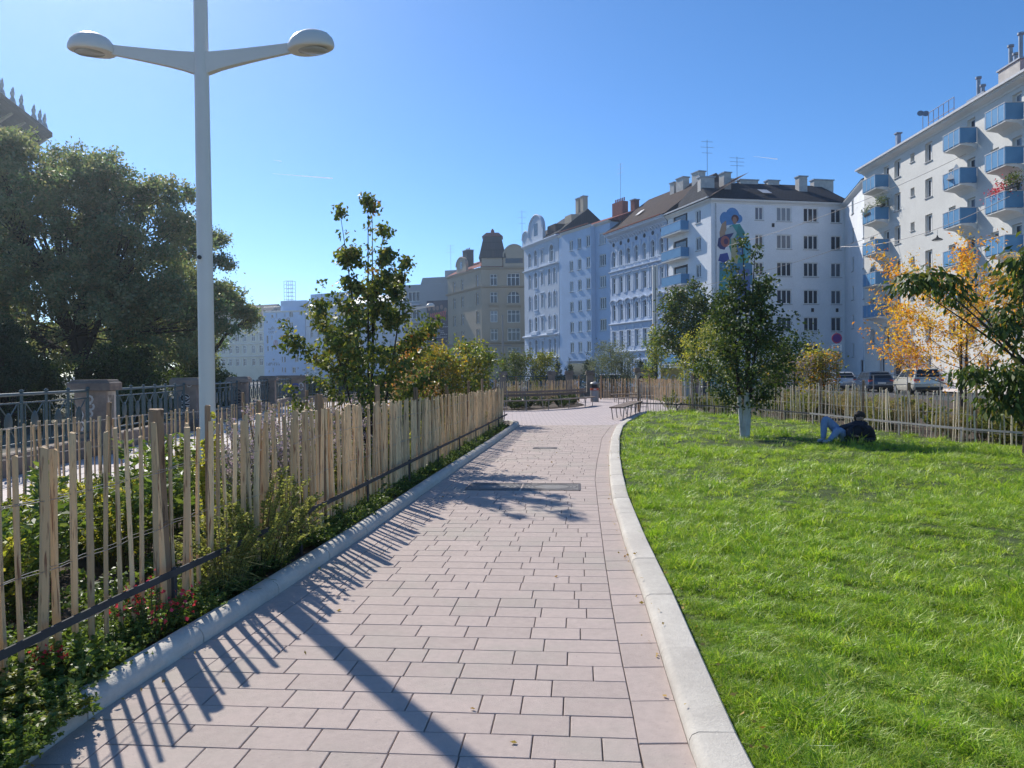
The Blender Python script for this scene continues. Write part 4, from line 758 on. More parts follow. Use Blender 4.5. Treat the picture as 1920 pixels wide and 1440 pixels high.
# ------------------------------------------------------------------ benches, bin
M['bench_wood'] = pmat('bench_wood', (.23, .17, .13, 1), (.16, .12, .095, 1), 9, .7, .2, rnd=.15)
M['bench_steel'] = pmat('bench_steel', (.33, .30, .28, 1), (.27, .25, .24, 1), 4, .45, spec=.5)
def bench(pts, label, back=True, n_leg=5, h=.45, side=1, table=False):
    x0, y0 = pts[0]; t_ = empty('bench', (x0, y0, -.03)); tag(t_, label, 'bench', 'wooden benches on the plaza'); lp_ = [(x - x0, y - y0) for x, y in pts]
    for k in range(4):
        d = .12 * k; V, F = sweep(lp_, [(d, h - .035), (d + .105, h - .035), (d + .105, h), (d, h)], side); mb = MB(); mb.add(V, F); mb.build('seat_slat', M['bench_wood'], t_)
    if back:
        for k in range(2):
            z = h + .2 + .13 * k; d = .5 + .03 * k; V, F = sweep(lp_, [(d, z - .05), (d + .03, z - .05), (d + .03, z + .05), (d, z + .05)], side); mb = MB(); mb.add(V, F); mb.build('back_slat', M['bench_wood'], t_)
    for i in range(n_leg):
        q = (i + .3) / (n_leg - .4) * (len(lp_) - 1); k = min(int(q), len(lp_) - 2); f_ = q - k; a, c = lp_[k], lp_[k + 1]; x, y = a[0] + (c[0] - a[0]) * f_, a[1] + (c[1] - a[1]) * f_; L = math.hypot(c[0] - a[0], c[1] - a[1]); nx, ny = (c[1] - a[1]) / L * side, -(c[0] - a[0]) / L * side
        b = MB(); b.tube([(x + nx * .03, y + ny * .03, h - .04), (x + nx * .08, y + ny * .08, 0)], .018, 6).tube([(x + nx * .45, y + ny * .45, h - .04), (x + nx * .4, y + ny * .4, 0)], .018, 6)
        if back: b.tube([(x + nx * .45, y + ny * .45, h - .04), (x + nx * .57, y + ny * .57, h + .42)], .016, 6)
        b.tube([(x, y, h - .045), (x + nx * .5, y + ny * .5, h - .045)], .016, 6); b.build('leg', M['bench_steel'], t_)
    return t_
cv = [(-2.2, 31.2), (-.3, 30.75), (.9, 30.9), (2.2, 32.0), (3.3, 33.6), (3.9, 35.2)]
bench([(x, y) for x, y in cv], 'long curved bench with backrest on the far side of the path', True, 7, side=-1)
bench([(3.15, 24.6), (3.75, 26.6), (4.6, 29.4)], 'bench running along the right edge of the plaza', False, 5, side=1)
bench([(-.55, 24.35), (-.15, 24.6)], 'short bench end behind the left fence', False, 2, side=-1)
bench([(4.55, 33.4), (5.6, 34.0)], 'backless bench right of the litter bin', False, 3, side=1); bench([(5.0, 38.5), (6.6, 38.7)], 'farthest bench by the right stake fence', False, 3, side=1)
bn = empty('litter_bin', (4.29, 39.4, -.03)); tag(bn, 'grey round litter bin with orange band on the plaza', 'litter bin')
M['bin'] = pmat('bin_steel', (.33, .31, .3, 1), (.26, .25, .25, 1), 5, .5, metal=.3); M['orange'] = pmat('orange_band', (.6, .13, .06, 1), (.5, .1, .05, 1), 4, .5)
MB().lathe([(.2, 0), (.2, .03), (.22, .05), (.22, .72), (.215, .74)], 20).build('body', M['bin'], bn, smooth=True); MB().lathe([(.223, .62), (.225, .63), (.225, .73), (.223, .74)], 20).build('band', M['orange'], bn, smooth=True)
MB().lathe([(.16, .745), (.16, .93), (.155, .94)], 16).build('opening', M['paint_dark'], bn, smooth=True); MB().lathe([(.225, .93), (.225, .98), (.18, 1.03), (.05, 1.06)], 20).build('lid', M['bin'], bn, smooth=True); MB().box(-.07, .07, -.232, -.224, .655, .705).build('sticker', M['paint_white'], bn)

# ------------------------------------------------------------------ parked cars
M['glass_car'] = pmat('car_glass', (.015, .018, .02, 1), None, 1, .06, spec=.6); M['tyre'] = pmat('tyre', (.02, .02, .02, 1), None, 1, .8); M['alloy'] = pmat('alloy', (.5, .5, .52, 1), None, 1, .35, metal=.8); M['tail'] = pmat('tail_light', (.45, .02, .03, 1), None, 1, .2, spec=.6); M['plate'] = pmat('number_plate', (.7, .7, .68, 1), None, 1, .5); M['trim'] = pmat('black_trim', (.02, .02, .022, 1), None, 1, .5); M['headl'] = pmat('headlight', (.6, .62, .65, 1), None, 1, .1, spec=.7)
def car(loc, rz, label, paint, L=4.3, W=1.8, belt=.95, H=1.48, hood=.92, kind='hatch', lift=0):
    t_ = empty('parked_car', loc, rz); tag(t_, label, 'car', 'cars parked along the street'); pm = pmat('car_paint', paint, None, 1, .18, spec=.7, metal=.25); hw = W / 2
    stn = [(-L / 2, .55, .42, .75, .86), (-L / 2 + .06, .62, .34, belt - .05, .93), (-L / 2 + .35, .5, .24, belt, .98), (-L / 4, .5, .2, belt, 1), (0, .5, .2, belt - .02, 1), (L / 4 - .1, .5, .2, belt - .03, 1), (L / 2 - .7, .5, .22, hood - .04, .98), (L / 2 - .2, .5, .28, hood - .16, .92), (L / 2 - .02, .5, .36, hood - .3, .8), (L / 2, .5, .42, .55, .74)]
    V = []; F = []; mb = MB()
    for x, md, zb, zt, k in stn:
        w_ = hw * k; zb += lift; zt += lift; zm = zb + (zt - zb) * .55
        V += [(x, -w_ * .92, zb), (x, -w_, zb + (zt - zb) * .2), (x, -w_, zm), (x, -w_ * .95, zt - .05), (x, -w_ * .84, zt), (x, 0, zt + .025), (x, w_ * .84, zt), (x, w_ * .95, zt - .05), (x, w_, zm), (x, w_, zb + (zt - zb) * .2), (x, w_ * .92, zb)]
    n = 11
    for i in range(len(stn) - 1):
        for k in range(n): F.append((i * n + k, i * n + (k + 1) % n, (i + 1) * n + (k + 1) % n, (i + 1) * n + k)[::-1])
    F += [tuple(range(n)), tuple(range((len(stn) - 1) * n, len(stn) * n))[::-1]]; mb.add(V, F)
    zb = belt + lift - .02; xb0, xb1 = (-L / 2 + .1, L / 4 + .25); xr0, xr1 = (-L / 2 + (.55 if kind == 'hatch' else .38), L / 4 - .55); zr = H
    c0 = [(xb0, -hw * .90, zb), (xb1, -hw * .88, zb), (xb1, hw * .88, zb), (xb0, hw * .90, zb)]; c1 = [(xr0, -hw * .70, zr - .05), (xr1, -hw * .70, zr - .04), (xr1, hw * .70, zr - .04), (xr0, hw * .70, zr - .05)]; c2 = [(xr0 + .15, -hw * .55, zr), (xr1 - .2, -hw * .55, zr), (xr1 - .2, hw * .55, zr), (xr0 + .15, hw * .55, zr)]
    mb.add(c0 + c1 + c2, [(0, 1, 5, 4), (1, 2, 6, 5), (2, 3, 7, 6), (3, 0, 4, 7), (4, 5, 9, 8), (5, 6, 10, 9), (6, 7, 11, 10), (7, 4, 8, 11), (8, 9, 10, 11)]); body = mb.build('body', pm, t_, smooth=True)
    def pane(a, b_, c, d, s0, s1, t0, t1, name, out_):
        A, B, Cc, D = map(Vector, (a, b_, c, d)); o_ = Vector(out_).normalized() * .006
        q = lambda s, t2: tuple((A * (1 - s) + B * s) * (1 - t2) + (D * (1 - s) + Cc * s) * t2 + o_)
        MB().quad(q(s0, t0), q(s1, t0), q(s1, t1), q(s0, t1)).build(name, M['glass_car'], t_)
    for sgn, (a, b_, c, d) in ((-1, (c0[0], c0[1], c1[1], c1[0])), (1, (c0[3], c0[2], c1[2], c1[3]))):
        for s0, s1 in ((.07, .27), (.30, .60), (.63, .94)): pane(a, b_, c, d, s0, s1, .1, .9, 'side_window', (0, sgn, .4))
    pane(c0[3], c0[0], c1[0], c1[3], .06, .94, .14, .92, 'rear_window', (-1, 0, .4)); pane(c0[1], c0[2], c1[2], c1[1], .05, .95, .06, .94, 'windscreen', (1, 0, .5))
    for sx in (-L / 2 + .75, L / 2 - .85):
        for sy in (-1, 1):
            wl = obj('wheel', MB().lathe([(.31, -.1), (.33, -.08), (.33, .08), (.31, .1)], 20).mesh('wheel', M['tyre'], True), t_, (sx, sy * (hw - .1), .33), (R(90), 0, 0)); MB().lathe([(.2, -.105), (.21, .105)], 16).build('rim', M['alloy'], wl)
    for sy in (-1, 1):
        MB().box(-L / 2 - .0 + .02, -L / 2 + .2, sy * hw * .6 if sy > 0 else sy * hw * .93, sy * hw * .93 if sy > 0 else sy * hw * .6, belt + lift - .2, belt + lift - .06).build('tail_light', M['tail'], t_)
        MB().box(L / 2 - .3, L / 2 - .06, min(sy * hw * .5, sy * hw * .84), max(sy * hw * .5, sy * hw * .84), hood + lift - .3, hood + lift - .2).build('headlight', M['headl'], t_)
        MB().prism([(L / 4 + .0, sy * hw * .92), (L / 4 + .1, sy * hw * .92), (L / 4 + .1, sy * (hw + .16)), (L / 4, sy * (hw + .16))][::sy], belt + lift - .02, belt + lift + .12, .02).build('mirror', pm, t_)
    MB().box(-L / 2 - .03, -L / 2 + .05, -.26, .26, .62 + lift, .73 + lift).build('number_plate', M['plate'], t_); MB().box(-L / 2 - .02, -L / 2 + .2, -hw * .86, hw * .86, .3 + lift, .46 + lift).build('bumper', M['trim'], t_)
    if kind == 'suv':
        for sy in (-1, 1): MB().tube([(xr0 + .1, sy * hw * .62, zr), (xr0 + .25, sy * hw * .62, zr + .06), (xr1 - .3, sy * hw * .62, zr + .06), (xr1 - .1, sy * hw * .62, zr)], .018, 6).build('roof_rail', M['trim'], t_)
    return t_
car((26.2, 49, -.14), R(80), 'cream white off-roader parked nearest behind the lawn fence', (.62, .58, .48, 1), 4.35, 1.82, 1.02, 1.70, 1.02, 'suv', .06)
car((26.3, 55.2, -.14), R(80), 'dark hatchback with red tail lights parked between two pale cars', (.045, .07, .11, 1), 4.3, 1.8, .96, 1.50)
car((26.1, 60.6, -.14), R(82), 'silver car parked farthest left of the three', (.5, .52, .55, 1), 4.3, 1.8, .94, 1.46)
for i, (x, c, l) in enumerate([(-2.5, (.6, .6, .6, 1), 'pale car glimpsed behind the far railing left of centre'), (3.2, (.45, .5, .55, 1), 'pale grey car glimpsed behind the far railing at centre'), (8, (.7, .7, .7, 1), 'white car glimpsed behind the far railing right of centre'), (14.2, (.05, .06, .09, 1), 'dark car glimpsed behind the whitewashed tree')]):
    car((x, 56 if i < 3 else 48, -.14), R(3), l, c)
# fence by the parking lane
rw = empty('parking_rail', (14, 36.5, 0)); tag(rw, 'pale tubular rail in front of the parked cars', 'railing')
for k in range(6): MB().tube([(k * 2, k * .6, -.1), (k * 2, k * .6, 1.25)], .025, 6).build('post', M['bench_steel'], rw)
for z in (.75, 1.25): MB().tube([(0, 0, z), (10, 3, z)], .02, 6).build('bar', M['bench_steel'], rw)

# ------------------------------------------------------------------ road sign, stele, masts, cables
sg = empty('no_stopping_sign', (13.2, 30.8, 0)); tag(sg, 'round no stopping sign with white plates among the autumn shrubs', 'road sign')
M['sign_red'] = pmat('sign_red', (.45, .05, .1, 1), None, 1, .5); M['sign_blue'] = pmat('sign_blue', (.12, .03, .16, 1), None, 1, .5)
MB().tube([(0, 0, 0), (0, 0, 3.1)], .03, 8).build('pole', M['bench_steel'], sg)
MB().lathe([(.21, -.008), (.21, .008)], 24).build('rim', M['sign_red'], sg, (0, -.045, 2.82), (R(90), 0, 0)); MB().lathe([(.165, -.006), (.165, .006)], 24).build('disc', M['sign_blue'], sg, (0, -.056, 2.82), (R(90), 0, 0))
for z0, z1, hw in ((2.3, 2.58, .2), (2.14, 2.28, .13)):
    pl = MB().box(-hw, hw, -.05, -.038, z0, z1).build('plate', M['plate'], sg); b = MB(); z = z1 - .05
    while z > z0 + .02:
        for k in range(5): b.box(-hw * .7 + k * hw * .28, -hw * .7 + k * hw * .28 + hw * .2, -.0535, -.0515, z - .022, z)
        z -= .07
    b.build('lettering', M['paint_dark'], pl)
stl = empty('stele_mast', (11.4, 60, 0)); tag(stl, 'tall pale twin mast with dark basket in front of the ornate facade', 'mast')
MB().box(-.22, -.04, -.12, .12, 4.2, 9.9).build('column', M['steel_grey'], stl); MB().box(.02, .2, -.1, .14, 4.2, 9.9).build('column', M['steel_grey'], stl); MB().box(-.0395, .0195, -.06, .06, 4.3, 9.8).build('core', M['rail_dark'], stl)
b = MB(); b.box(-.5, .5, -.4, .4, 3.55, 3.62)
for k in range(7): b.box(-.5 + k * .16, -.46 + k * .16, -.42, -.38, 3.6, 4.2)
b.box(-.5, .5, -.43, -.37, 4.15, 4.22).box(-.5, .5, -.3, .3, 3.62, 3.95); b.build('basket', M['rail_dark'], stl); MB().tube([(0, 0, 0), (0, 0, 3.6)], .12, 10).build('stand', M['rail_dark'], stl)
ms = empty('thin_mast', (-.6, 52, 0)); tag(ms, 'thin grey mast with yellow box before the tan corner house', 'mast')
MB().tube([(0, 0, 0), (0, 0, 5.4)], [.07, .055], 8).build('pole', M['bench_steel'], ms); MB().box(-.22, .22, -.12, .12, 1.9, 2.45).build('box', pmat('yellow_box', (.5, .42, .06, 1), None, 1, .5), ms); MB().tube([(0, 0, 5.4), (0, 0, 5.5)], .075, 8).build('cap', M['bench_steel'], ms)
def cable(a, b_, sag, label, r_=.02):
    P_ = [tuple(a[k] * (1 - s) + b_[k] * s - (sag * 4 * s * (1 - s) if k == 2 else 0) for k in range(3)) for s in np.linspace(0, 1, 17)]
    x0, y0, z0 = P_[0]; o = MB().tube([(x - x0, y - y0, z - z0) for x, y, z in P_], r_, 4).build('overhead_cable', M['wire'], None, (x0, y0, z0)); tag(o, label, 'cable')
cable((-13, 90, 5.2), (0, 95, 4.9), .15, 'pale cable in front of the poster', .05); cable((14.5, 79, 9.5), (33, 66, 13.6), .7, 'overhead cable crossing in front of the corner building'); cable((20, 70, 13), (33, 55, 17), .6, 'overhead cable rising to the balcony building')
pl = empty('hanging_lamp', (27.2, 48.4, 9.7)); tag(pl, 'hanging street lamp in front of the balcony building', 'street lamp')
MB().lathe([(.32, 0), (.3, .05), (.12, .14), (.06, .2), (.03, .3)], 14).build('shade', M['rail_dark'], pl, smooth=True); MB().lathe([(.25, -.04), (.26, 0)], 12).build('glass', M['lens'], pl); MB().tube([(0, 0, .3), (0, 0, .65)], .015, 5).build('hook', M['wire'], pl)
cable((26.1, 60, 11.2), (27.6, 42, 11.0), .75, 'cable carrying the hanging street lamp')

# ------------------------------------------------------------------ person lying on the lawn
def skin(name, verts, edges, mat, parent, root=0, sub=2):
    me = bpy.data.meshes.new(name); me.from_pydata([v_[:3] for v_ in verts], edges, []); o = obj(name, me, parent); me.materials.append(mat)
    m_ = o.modifiers.new('skin', 'SKIN'); sk = me.skin_vertices[0].data
    for i, v_ in enumerate(verts): r_ = v_[3]; sk[i].radius = r_ if isinstance(r_, tuple) else (r_, r_); sk[i].use_root = (i == root)
    m_.use_smooth_shade = True; s_ = o.modifiers.new('sub', 'SUBSURF'); s_.levels = sub; s_.render_levels = sub; return o
pe = empty('person', (7.0, 15.75, .05)); tag(pe, 'person in dark hooded jacket and blue jeans reclining on the lawn', 'person')
M['skin'] = pmat('skin', (.42, .25, .18, 1), (.36, .2, .14, 1), 6, .6); M['hair'] = pmat('hair', (.03, .02, .015, 1), (.05, .032, .022, 1), 20, .6, .5); M['jeans'] = pmat('jeans', (.19, .27, .44, 1), (.26, .34, .5, 1), 9, .85, .4, 60); M['jacket'] = pmat('jacket', (.016, .018, .028, 1), (.028, .03, .044, 1), 7, .8, .5, 25); M['shoe'] = pmat('shoe', (.4, .42, .45, 1), (.25, .26, .28, 1), 8, .7)
hipc = (-.04, .1, .15)
skin('body', [(hipc[0], hipc[1], hipc[2], .09), (.12, .06, .22, .09), (.22, .02, .33, .09), (.235, .0, .43, .055), (.225, -.02, .50, .08), (.215, -.04, .56, .08), (.05, -.06, .34, .045), (-.03, -.16, .22, .04), (.0, -.27, .135, .03), (.40, .0, .32, .045), (.46, -.02, .08, .04), (.2, -.2, .08, .03)], [(0, 1), (1, 2), (2, 3), (3, 4), (4, 5), (2, 6), (6, 7), (7, 8), (2, 9), (9, 10), (10, 11)], M['skin'], pe)
skin('jeans', [(hipc[0], hipc[1], hipc[2], (.15, .14)), (-.13, .16, .2, .115), (-.28, .17, .36, .105), (-.42, .16, .5, .088), (-.46, .13, .42, .078), (-.48, .1, .22, .068), (-.5, .06, .07, .055), (-.12, .0, .15, .115), (-.22, -.1, .24, .10), (-.30, -.15, .28, .088), (-.36, -.17, .2, .075), (-.43, -.19, .11, .062), (-.5, -.21, .06, .055)], [(0, 1), (1, 2), (2, 3), (3, 4), (4, 5), (5, 6), (0, 7), (7, 8), (8, 9), (9, 10), (10, 11), (11, 12)], M['jeans'], pe)
skin('jacket', [(.0, .08, .16, (.19, .18)), (.12, .05, .2, (.25, .23)), (.25, .02, .26, (.28, .25)), (.27, .01, .36, (.21, .18)), (.245, .0, .45, (.13, .12)), (.04, -.06, .30, .11), (-.06, -.14, .21, .09), (-.04, -.23, .15, .07), (.0, -.27, .135, .05), (.42, .0, .28, .115), (.46, -.01, .14, .105), (.5, -.03, .05, .07), (.33, -.15, .06, .06), (.23, -.21, .075, .048)], [(0, 1), (1, 2), (2, 3), (3, 4), (2, 5), (5, 6), (6, 7), (7, 8), (2, 9), (9, 10), (10, 11), (11, 12), (12, 13)], M['jacket'], pe, 1)
hm = MB(); n_ = 14; V = []; F = []
for i in range(9):
    th = math.pi * i / 8
    for k in range(n_):
        a = 2 * math.pi * k / n_; rr = 1 + .05 * math.sin(3 * a + i); V.append((.24 + .112 * rr * math.sin(th) * math.cos(a), .025 + .115 * rr * math.sin(th) * math.sin(a) + .02 * (i > 4), .548 + .112 * math.cos(th) - (.05 * max(0, math.sin(a)) if i > 4 else 0)))
F = [(i * n_ + k, (i + 1) * n_ + k, (i + 1) * n_ + (k + 1) % n_, i * n_ + (k + 1) % n_) for i in range(8) for k in range(n_)]
hm.add(V, F); hm.build('hair', M['hair'], pe, smooth=True)
for nm, pts in (('nose', [(.19, -.128, .525, .014), (.19, -.118, .55, .01)]), ('ear', [(.125, -.03, .53, .016), (.127, -.025, .55, .017)])): skin(nm, [p_ for p_ in pts], [(0, 1)], M['skin'], pe, 0, 1)
for sx in (.172, .212): MB().lathe([(.001, -.007), (.008, 0), (.001, .007)], 8).build('eye', M['hair'], pe, (sx, -.125, .553))
MB().box(.175, .21, -.128, -.122, .497, .504).build('mouth', M['hair'], pe)
for hx, hy, hz, s in ((.0, -.27, .15, 1), (.19, -.21, .08, -1)):
    V = [(hx, hy, hz, .028), (hx + .045 * s, hy - .02, hz + .01, .03)]; Ed = [(0, 1)]
    for k in range(4): i = len(V); V += [(hx + .07 * s, hy - .035 + .018 * k, hz + .012 - .004 * k, .0095), (hx + (.10 - .004 * abs(k - 1)) * s, hy - .03 + .018 * k, hz - .01, .008)]; Ed += [(1, i), (i, i + 1)]
    i = len(V); V += [(hx + .03 * s, hy + .025, hz + .025, .010), (hx + .06 * s, hy + .035, hz + .02, .0085)]; Ed += [(0, i), (i, i + 1)]; skin('hand', V, Ed, M['skin'], pe, 0, 1)
for fx_, fy_, fz_ in ((-.5, .05, .05), (-.5, -.21, .045)): skin('shoe', [(fx_ + .03, fy_ + .01, fz_ + .01, .05), (fx_ - .07, fy_ - .03, fz_, .045), (fx_ - .15, fy_ - .06, fz_ - .01, .038)], [(0, 1), (1, 2)], M['shoe'], pe, 0)
# contrails high in the sky
M['trail'] = leafmat('contrail', st((.9, .9, .92), (.9, .9, .92)), .9, 1, 0, (1, 1, 1, 1))
for a, b_, r0, l in (((-1560, 5000, 1320), (-1165, 5000, 1285), 3.2, 'longer thin white contrail left of centre'), ((-1555, 5000, 1410), (-1500, 5000, 1400), 2.0, 'faint short contrail above the longer one'), ((1600, 5000, 1400), (1760, 5000, 1380), 2.2, 'thin contrail above the corner building')):
    o = MB().tube([(0, 0, 0), tuple((b_[k] - a[k]) * .5 for k in range(3)), tuple(b_[k] - a[k] for k in range(3))], [r0 * .15, r0 * .6, r0], 6).build('contrail', M['trail'], None, a); tag(o, l, 'contrail')
# ------------------------------------------------------------------ buildings
M['frame'] = pmat('window_frame', (.8, .8, .78, 1), (.74, .74, .72, 1), 3, .5); M['sill'] = pmat('metal_sill', (.42, .42, .42, 1), None, 3, .5)
m, t, p, out = base_nodes('window_glass'); r_ = N(t, 'ShaderNodeObjectInfo').outputs['Random']
t.links.new(ramp(t, r_, [(0, (.02, .025, .035, 1)), (.55, (.04, .05, .065, 1)), (.7, (.10, .12, .15, 1)), (.88, (.18, .21, .25, 1)), (1, (.32, .34, .36, 1))]), p.inputs['Base Color']); p.inputs['Roughness'].default_value = .08; p.inputs['Specular IOR Level'].default_value = .4; M['glass'] = m
M['glass_dark'] = pmat('dark_glass', (.02, .024, .03, 1), None, 1, .07, spec=.6)
W_ = dirt
W_('w_k', (.66, .645, .60, 1)); W_('w_white_shade', (.82, .84, .86, 1)); W_('w_blue_shade', (.50, .62, .78, 1)); W_('w_orn_shade', (.52, .60, .74, 1)); W_('w_jug_shade', (.50, .56, .64, 1)); W_('w_tan', (.44, .36, .26, 1)); W_('w_grey', (.34, .35, .36, 1)); W_('w_far_blue', (.46, .60, .80, 1)); W_('w_far_white', (.62, .64, .70, 1)); W_('w_cream', (.66, .60, .46, 1)); W_('w_left', (.42, .38, .31, 1)); W_('trim_white', (.72, .71, .68, 1)); W_('trim_tan', (.43, .36, .27, 1)); W_('trim_orn', (.64, .70, .79, 1))  # ornate, art nouveau, plain and corner walls: blue of shade put into the paint
def tiles(name, a, b, s):
    m, t, p, out = base_nodes(name); co = coords(t); br = N(t, 'ShaderNodeTexBrick'); br.inputs['Scale'].default_value = 1; br.inputs['Brick Width'].default_value = s; br.inputs['Row Height'].default_value = s * .8; br.inputs['Mortar Size'].default_value = .02; br.inputs['Color1'].default_value = a; br.inputs['Color2'].default_value = b; br.inputs['Mortar'].default_value = tuple(v * .4 for v in a[:3]) + (1,)
    t.links.new(co, br.inputs['Vector']); col = mixc(t, .6, br.outputs[0], mixc(t, noise(t, co, .6), (.5, .5, .5, 1), (1.4, 1.4, 1.4, 1)), 'MULTIPLY'); t.links.new(col, p.inputs['Base Color']); p.inputs['Roughness'].default_value = .85; p.inputs['Specular IOR Level'].default_value = .08; M[name] = m
tiles('slate', (.022, .024, .03, 1), (.036, .037, .044, 1), .4); tiles('tile_brown', (.075, .05, .04, 1), (.055, .038, .032, 1), .35); tiles('tile_red', (.3, .085, .06, 1), (.22, .07, .055, 1), .35)
M['brick_red'] = pmat('chimney_brick', (.32, .11, .07, 1), (.22, .085, .06, 1), 4, .9, .3); M['chimney'] = pmat('chimney_plaster', (.58, .55, .5, 1), (.42, .4, .37, 1), 2, .9); M['zinc'] = pmat('zinc', (.35, .36, .37, 1), (.25, .26, .27, 1), 4, .4, metal=.6); M['gutter'] = pmat('gutter', (.6, .6, .6, 1), (.45, .44, .43, 1), 4, .45); M['balcony_blue'] = pmat('balcony_blue', (.10, .27, .47, 1), (.085, .235, .42, 1), 1.5, .5, rnd=.06); M['interior'] = pmat('dark_opening', (.06, .06, .065, 1), None, 1, .9); M['door'] = pmat('door', (.06, .05, .05, 1), None, 1, .6)
class Fac:
    def __init__(s, root, p0, p1):
        s.root = root; s.p0 = p0; s.p1 = p1; d = (p1[0] - p0[0], p1[1] - p0[1]); s.L = math.hypot(*d); s.d = (d[0] / s.L, d[1] / s.L); s.a = math.atan2(d[1], d[0])
    def fx(s, px):
        k = (px - 960) / 1420; return (k * s.p0[1] - s.p0[0]) / (s.d[0] - k * s.d[1])
    def put(s, name, mesh, x=0, y=0, z=0, parent=None):
        if parent is not None: return obj(name, mesh, parent, (x, y, z))
        rl_ = s.root.location; return obj(name, mesh, s.root, (s.p0[0] - rl_.x + s.d[0] * x - s.d[1] * y, s.p0[1] - rl_.y + s.d[1] * x + s.d[0] * y, z), (0, 0, s.a))
    def build(s, name, mb, mat, smooth=False, **k): return s.put(name, mb.mesh(name, mat, smooth), **k)
wcache = {}
def win_mesh(w_, h_, typ, rev):
    key = (round(w_, 2), round(h_, 2), typ, rev)
    if key in wcache: return wcache[key]
    f = .105 if w_ > .7 else .07; b = MB(); x0, x1, y0, y1 = -w_ / 2, w_ / 2, rev - .07, rev - .01
    b.box(x0, x0 + f, y0, y1, 0, h_).box(x1 - f, x1, y0, y1, 0, h_).box(x0 + f, x1 - f, y0, y1, 0, f).box(x0 + f, x1 - f, y0, y1, h_ - f, h_)
    n = {'1': 1, '2': 2, '3': 3, '2t': 2, '3t': 3, '1t': 1}[typ]; tz = h_ * .68 if 't' in typ else None
    for k in range(1, n): c = x0 + w_ * k / n; b.box(c - f * .55, c + f * .55, y0 - .004, y1, f, h_ - f)
    if tz: b.box(x0 + f, x1 - f, y0 - .008, y1 - .002, tz - f * .5, tz + f * .5)
    pn = MB().quad((x0 + .01, rev - .03, .01), (x1 - .01, rev - .03, .01), (x1 - .01, rev - .03, h_ - .01), (x0 + .01, rev - .03, h_ - .01))
    sl_ = MB().box(x0 - .06, x1 + .06, -.09, .02, -.06, -.005)
    wcache[key] = (b.mesh('window', M['frame']), pn.mesh('pane', M['glass']), sl_.mesh('sill', M['sill'])); return wcache[key]
hcache = {}
def hood_mesh(style, w_, h_, mat):
    key = (style, round(w_, 2), round(h_, 2), mat)
    if key in hcache: return hcache[key]
    b = MB(); hw = w_ / 2
    if 'frame' in style:
        b.box(-hw - .16, -hw - .005, -.06, 0, -.05, h_ + (.0 if 'arch' in style else .12)).box(hw + .005, hw + .16, -.06, 0, -.05, h_ + (.0 if 'arch' in style else .12))
        if 'arch' not in style: b.box(-hw - .005, hw + .005, -.06, 0, h_ + .002, h_ + .12)
    if 'arch' in style:
        n = 10; zc = h_ - hw
        for k in range(n):
            a0, a1 = math.pi * k / n, math.pi * (k + 1) / n; V = []
            for a in (a0, a1):
                for rr in (hw + .005, hw + .17):
                    for y in (0, -.08): V.append((rr * math.cos(a), y, zc + rr * math.sin(a)))
            b.add(V, [(0, 2, 6, 4), (1, 5, 7, 3), (2, 3, 7, 6), (0, 4, 5, 1)])
        b.box(-.08, .08, -.13, 0, h_ - .02, h_ + .24)
    if 'flat' in style: b.extr([(0, h_ + .16), (-.12, h_ + .2), (-.2, h_ + .3), (-.2, h_ + .36), (0, h_ + .38)][::-1], -hw - .28, hw + .28)
    if 'ped' in style:
        z0 = h_ + .2; b.box(-hw - .3, hw + .3, -.2, 0, z0, z0 + .1)
        for sx in (-1, 1): b.add([(sx * (hw + .3), -.2, z0 + .1), (sx * (hw + .3), 0, z0 + .1), (0, 0, z0 + .55), (0, -.2, z0 + .55), (sx * (hw + .3), -.2, z0 + .2), (sx * (hw + .3), 0, z0 + .2), (0, 0, z0 + .66), (0, -.2, z0 + .66)], [(0, 1, 2, 3), (4, 7, 6, 5), (0, 3, 7, 4), (1, 5, 6, 2)])
    if 'brow' in style:
        n = 8
        for k in range(n):
            a0, a1 = R(25 + 130 * k / n), R(25 + 130 * (k + 1) / n); V = []; rr = (hw + .32) / math.cos(R(25)); zc = h_ + .1 - rr * math.sin(R(25)) * .5
            for a in (a0, a1):
                for dz in (0, .13):
                    for y in (0, -.26): V.append((rr * math.cos(a), y, zc + rr * math.sin(a) * .7 + dz))
            b.add(V, [(0, 2, 6, 4), (1, 5, 7, 3), (2, 3, 7, 6), (0, 4, 5, 1)])
        for sx in (-1, 1): b.box(sx * (hw + .18) - .06, sx * (hw + .18) + .06, -.2, 0, h_ - .12, h_ + .14)
    if 'apron' in style: b.box(-hw - .12, hw + .12, -.05, 0, -.62, -.1).box(-hw - .2, hw + .2, -.15, 0, -.1, -.0)
    if 'corb' in style: b.extr([(0, -.75), (-.15, -.55), (-.4, -.3), (-.42, 0), (0, 0)][::-1], -hw - .2, hw + .2).box(-hw - .25, hw + .25, -.46, 0, .0, .12)
    hcache[key] = b.mesh('surround', M[mat]); return hcache[key]
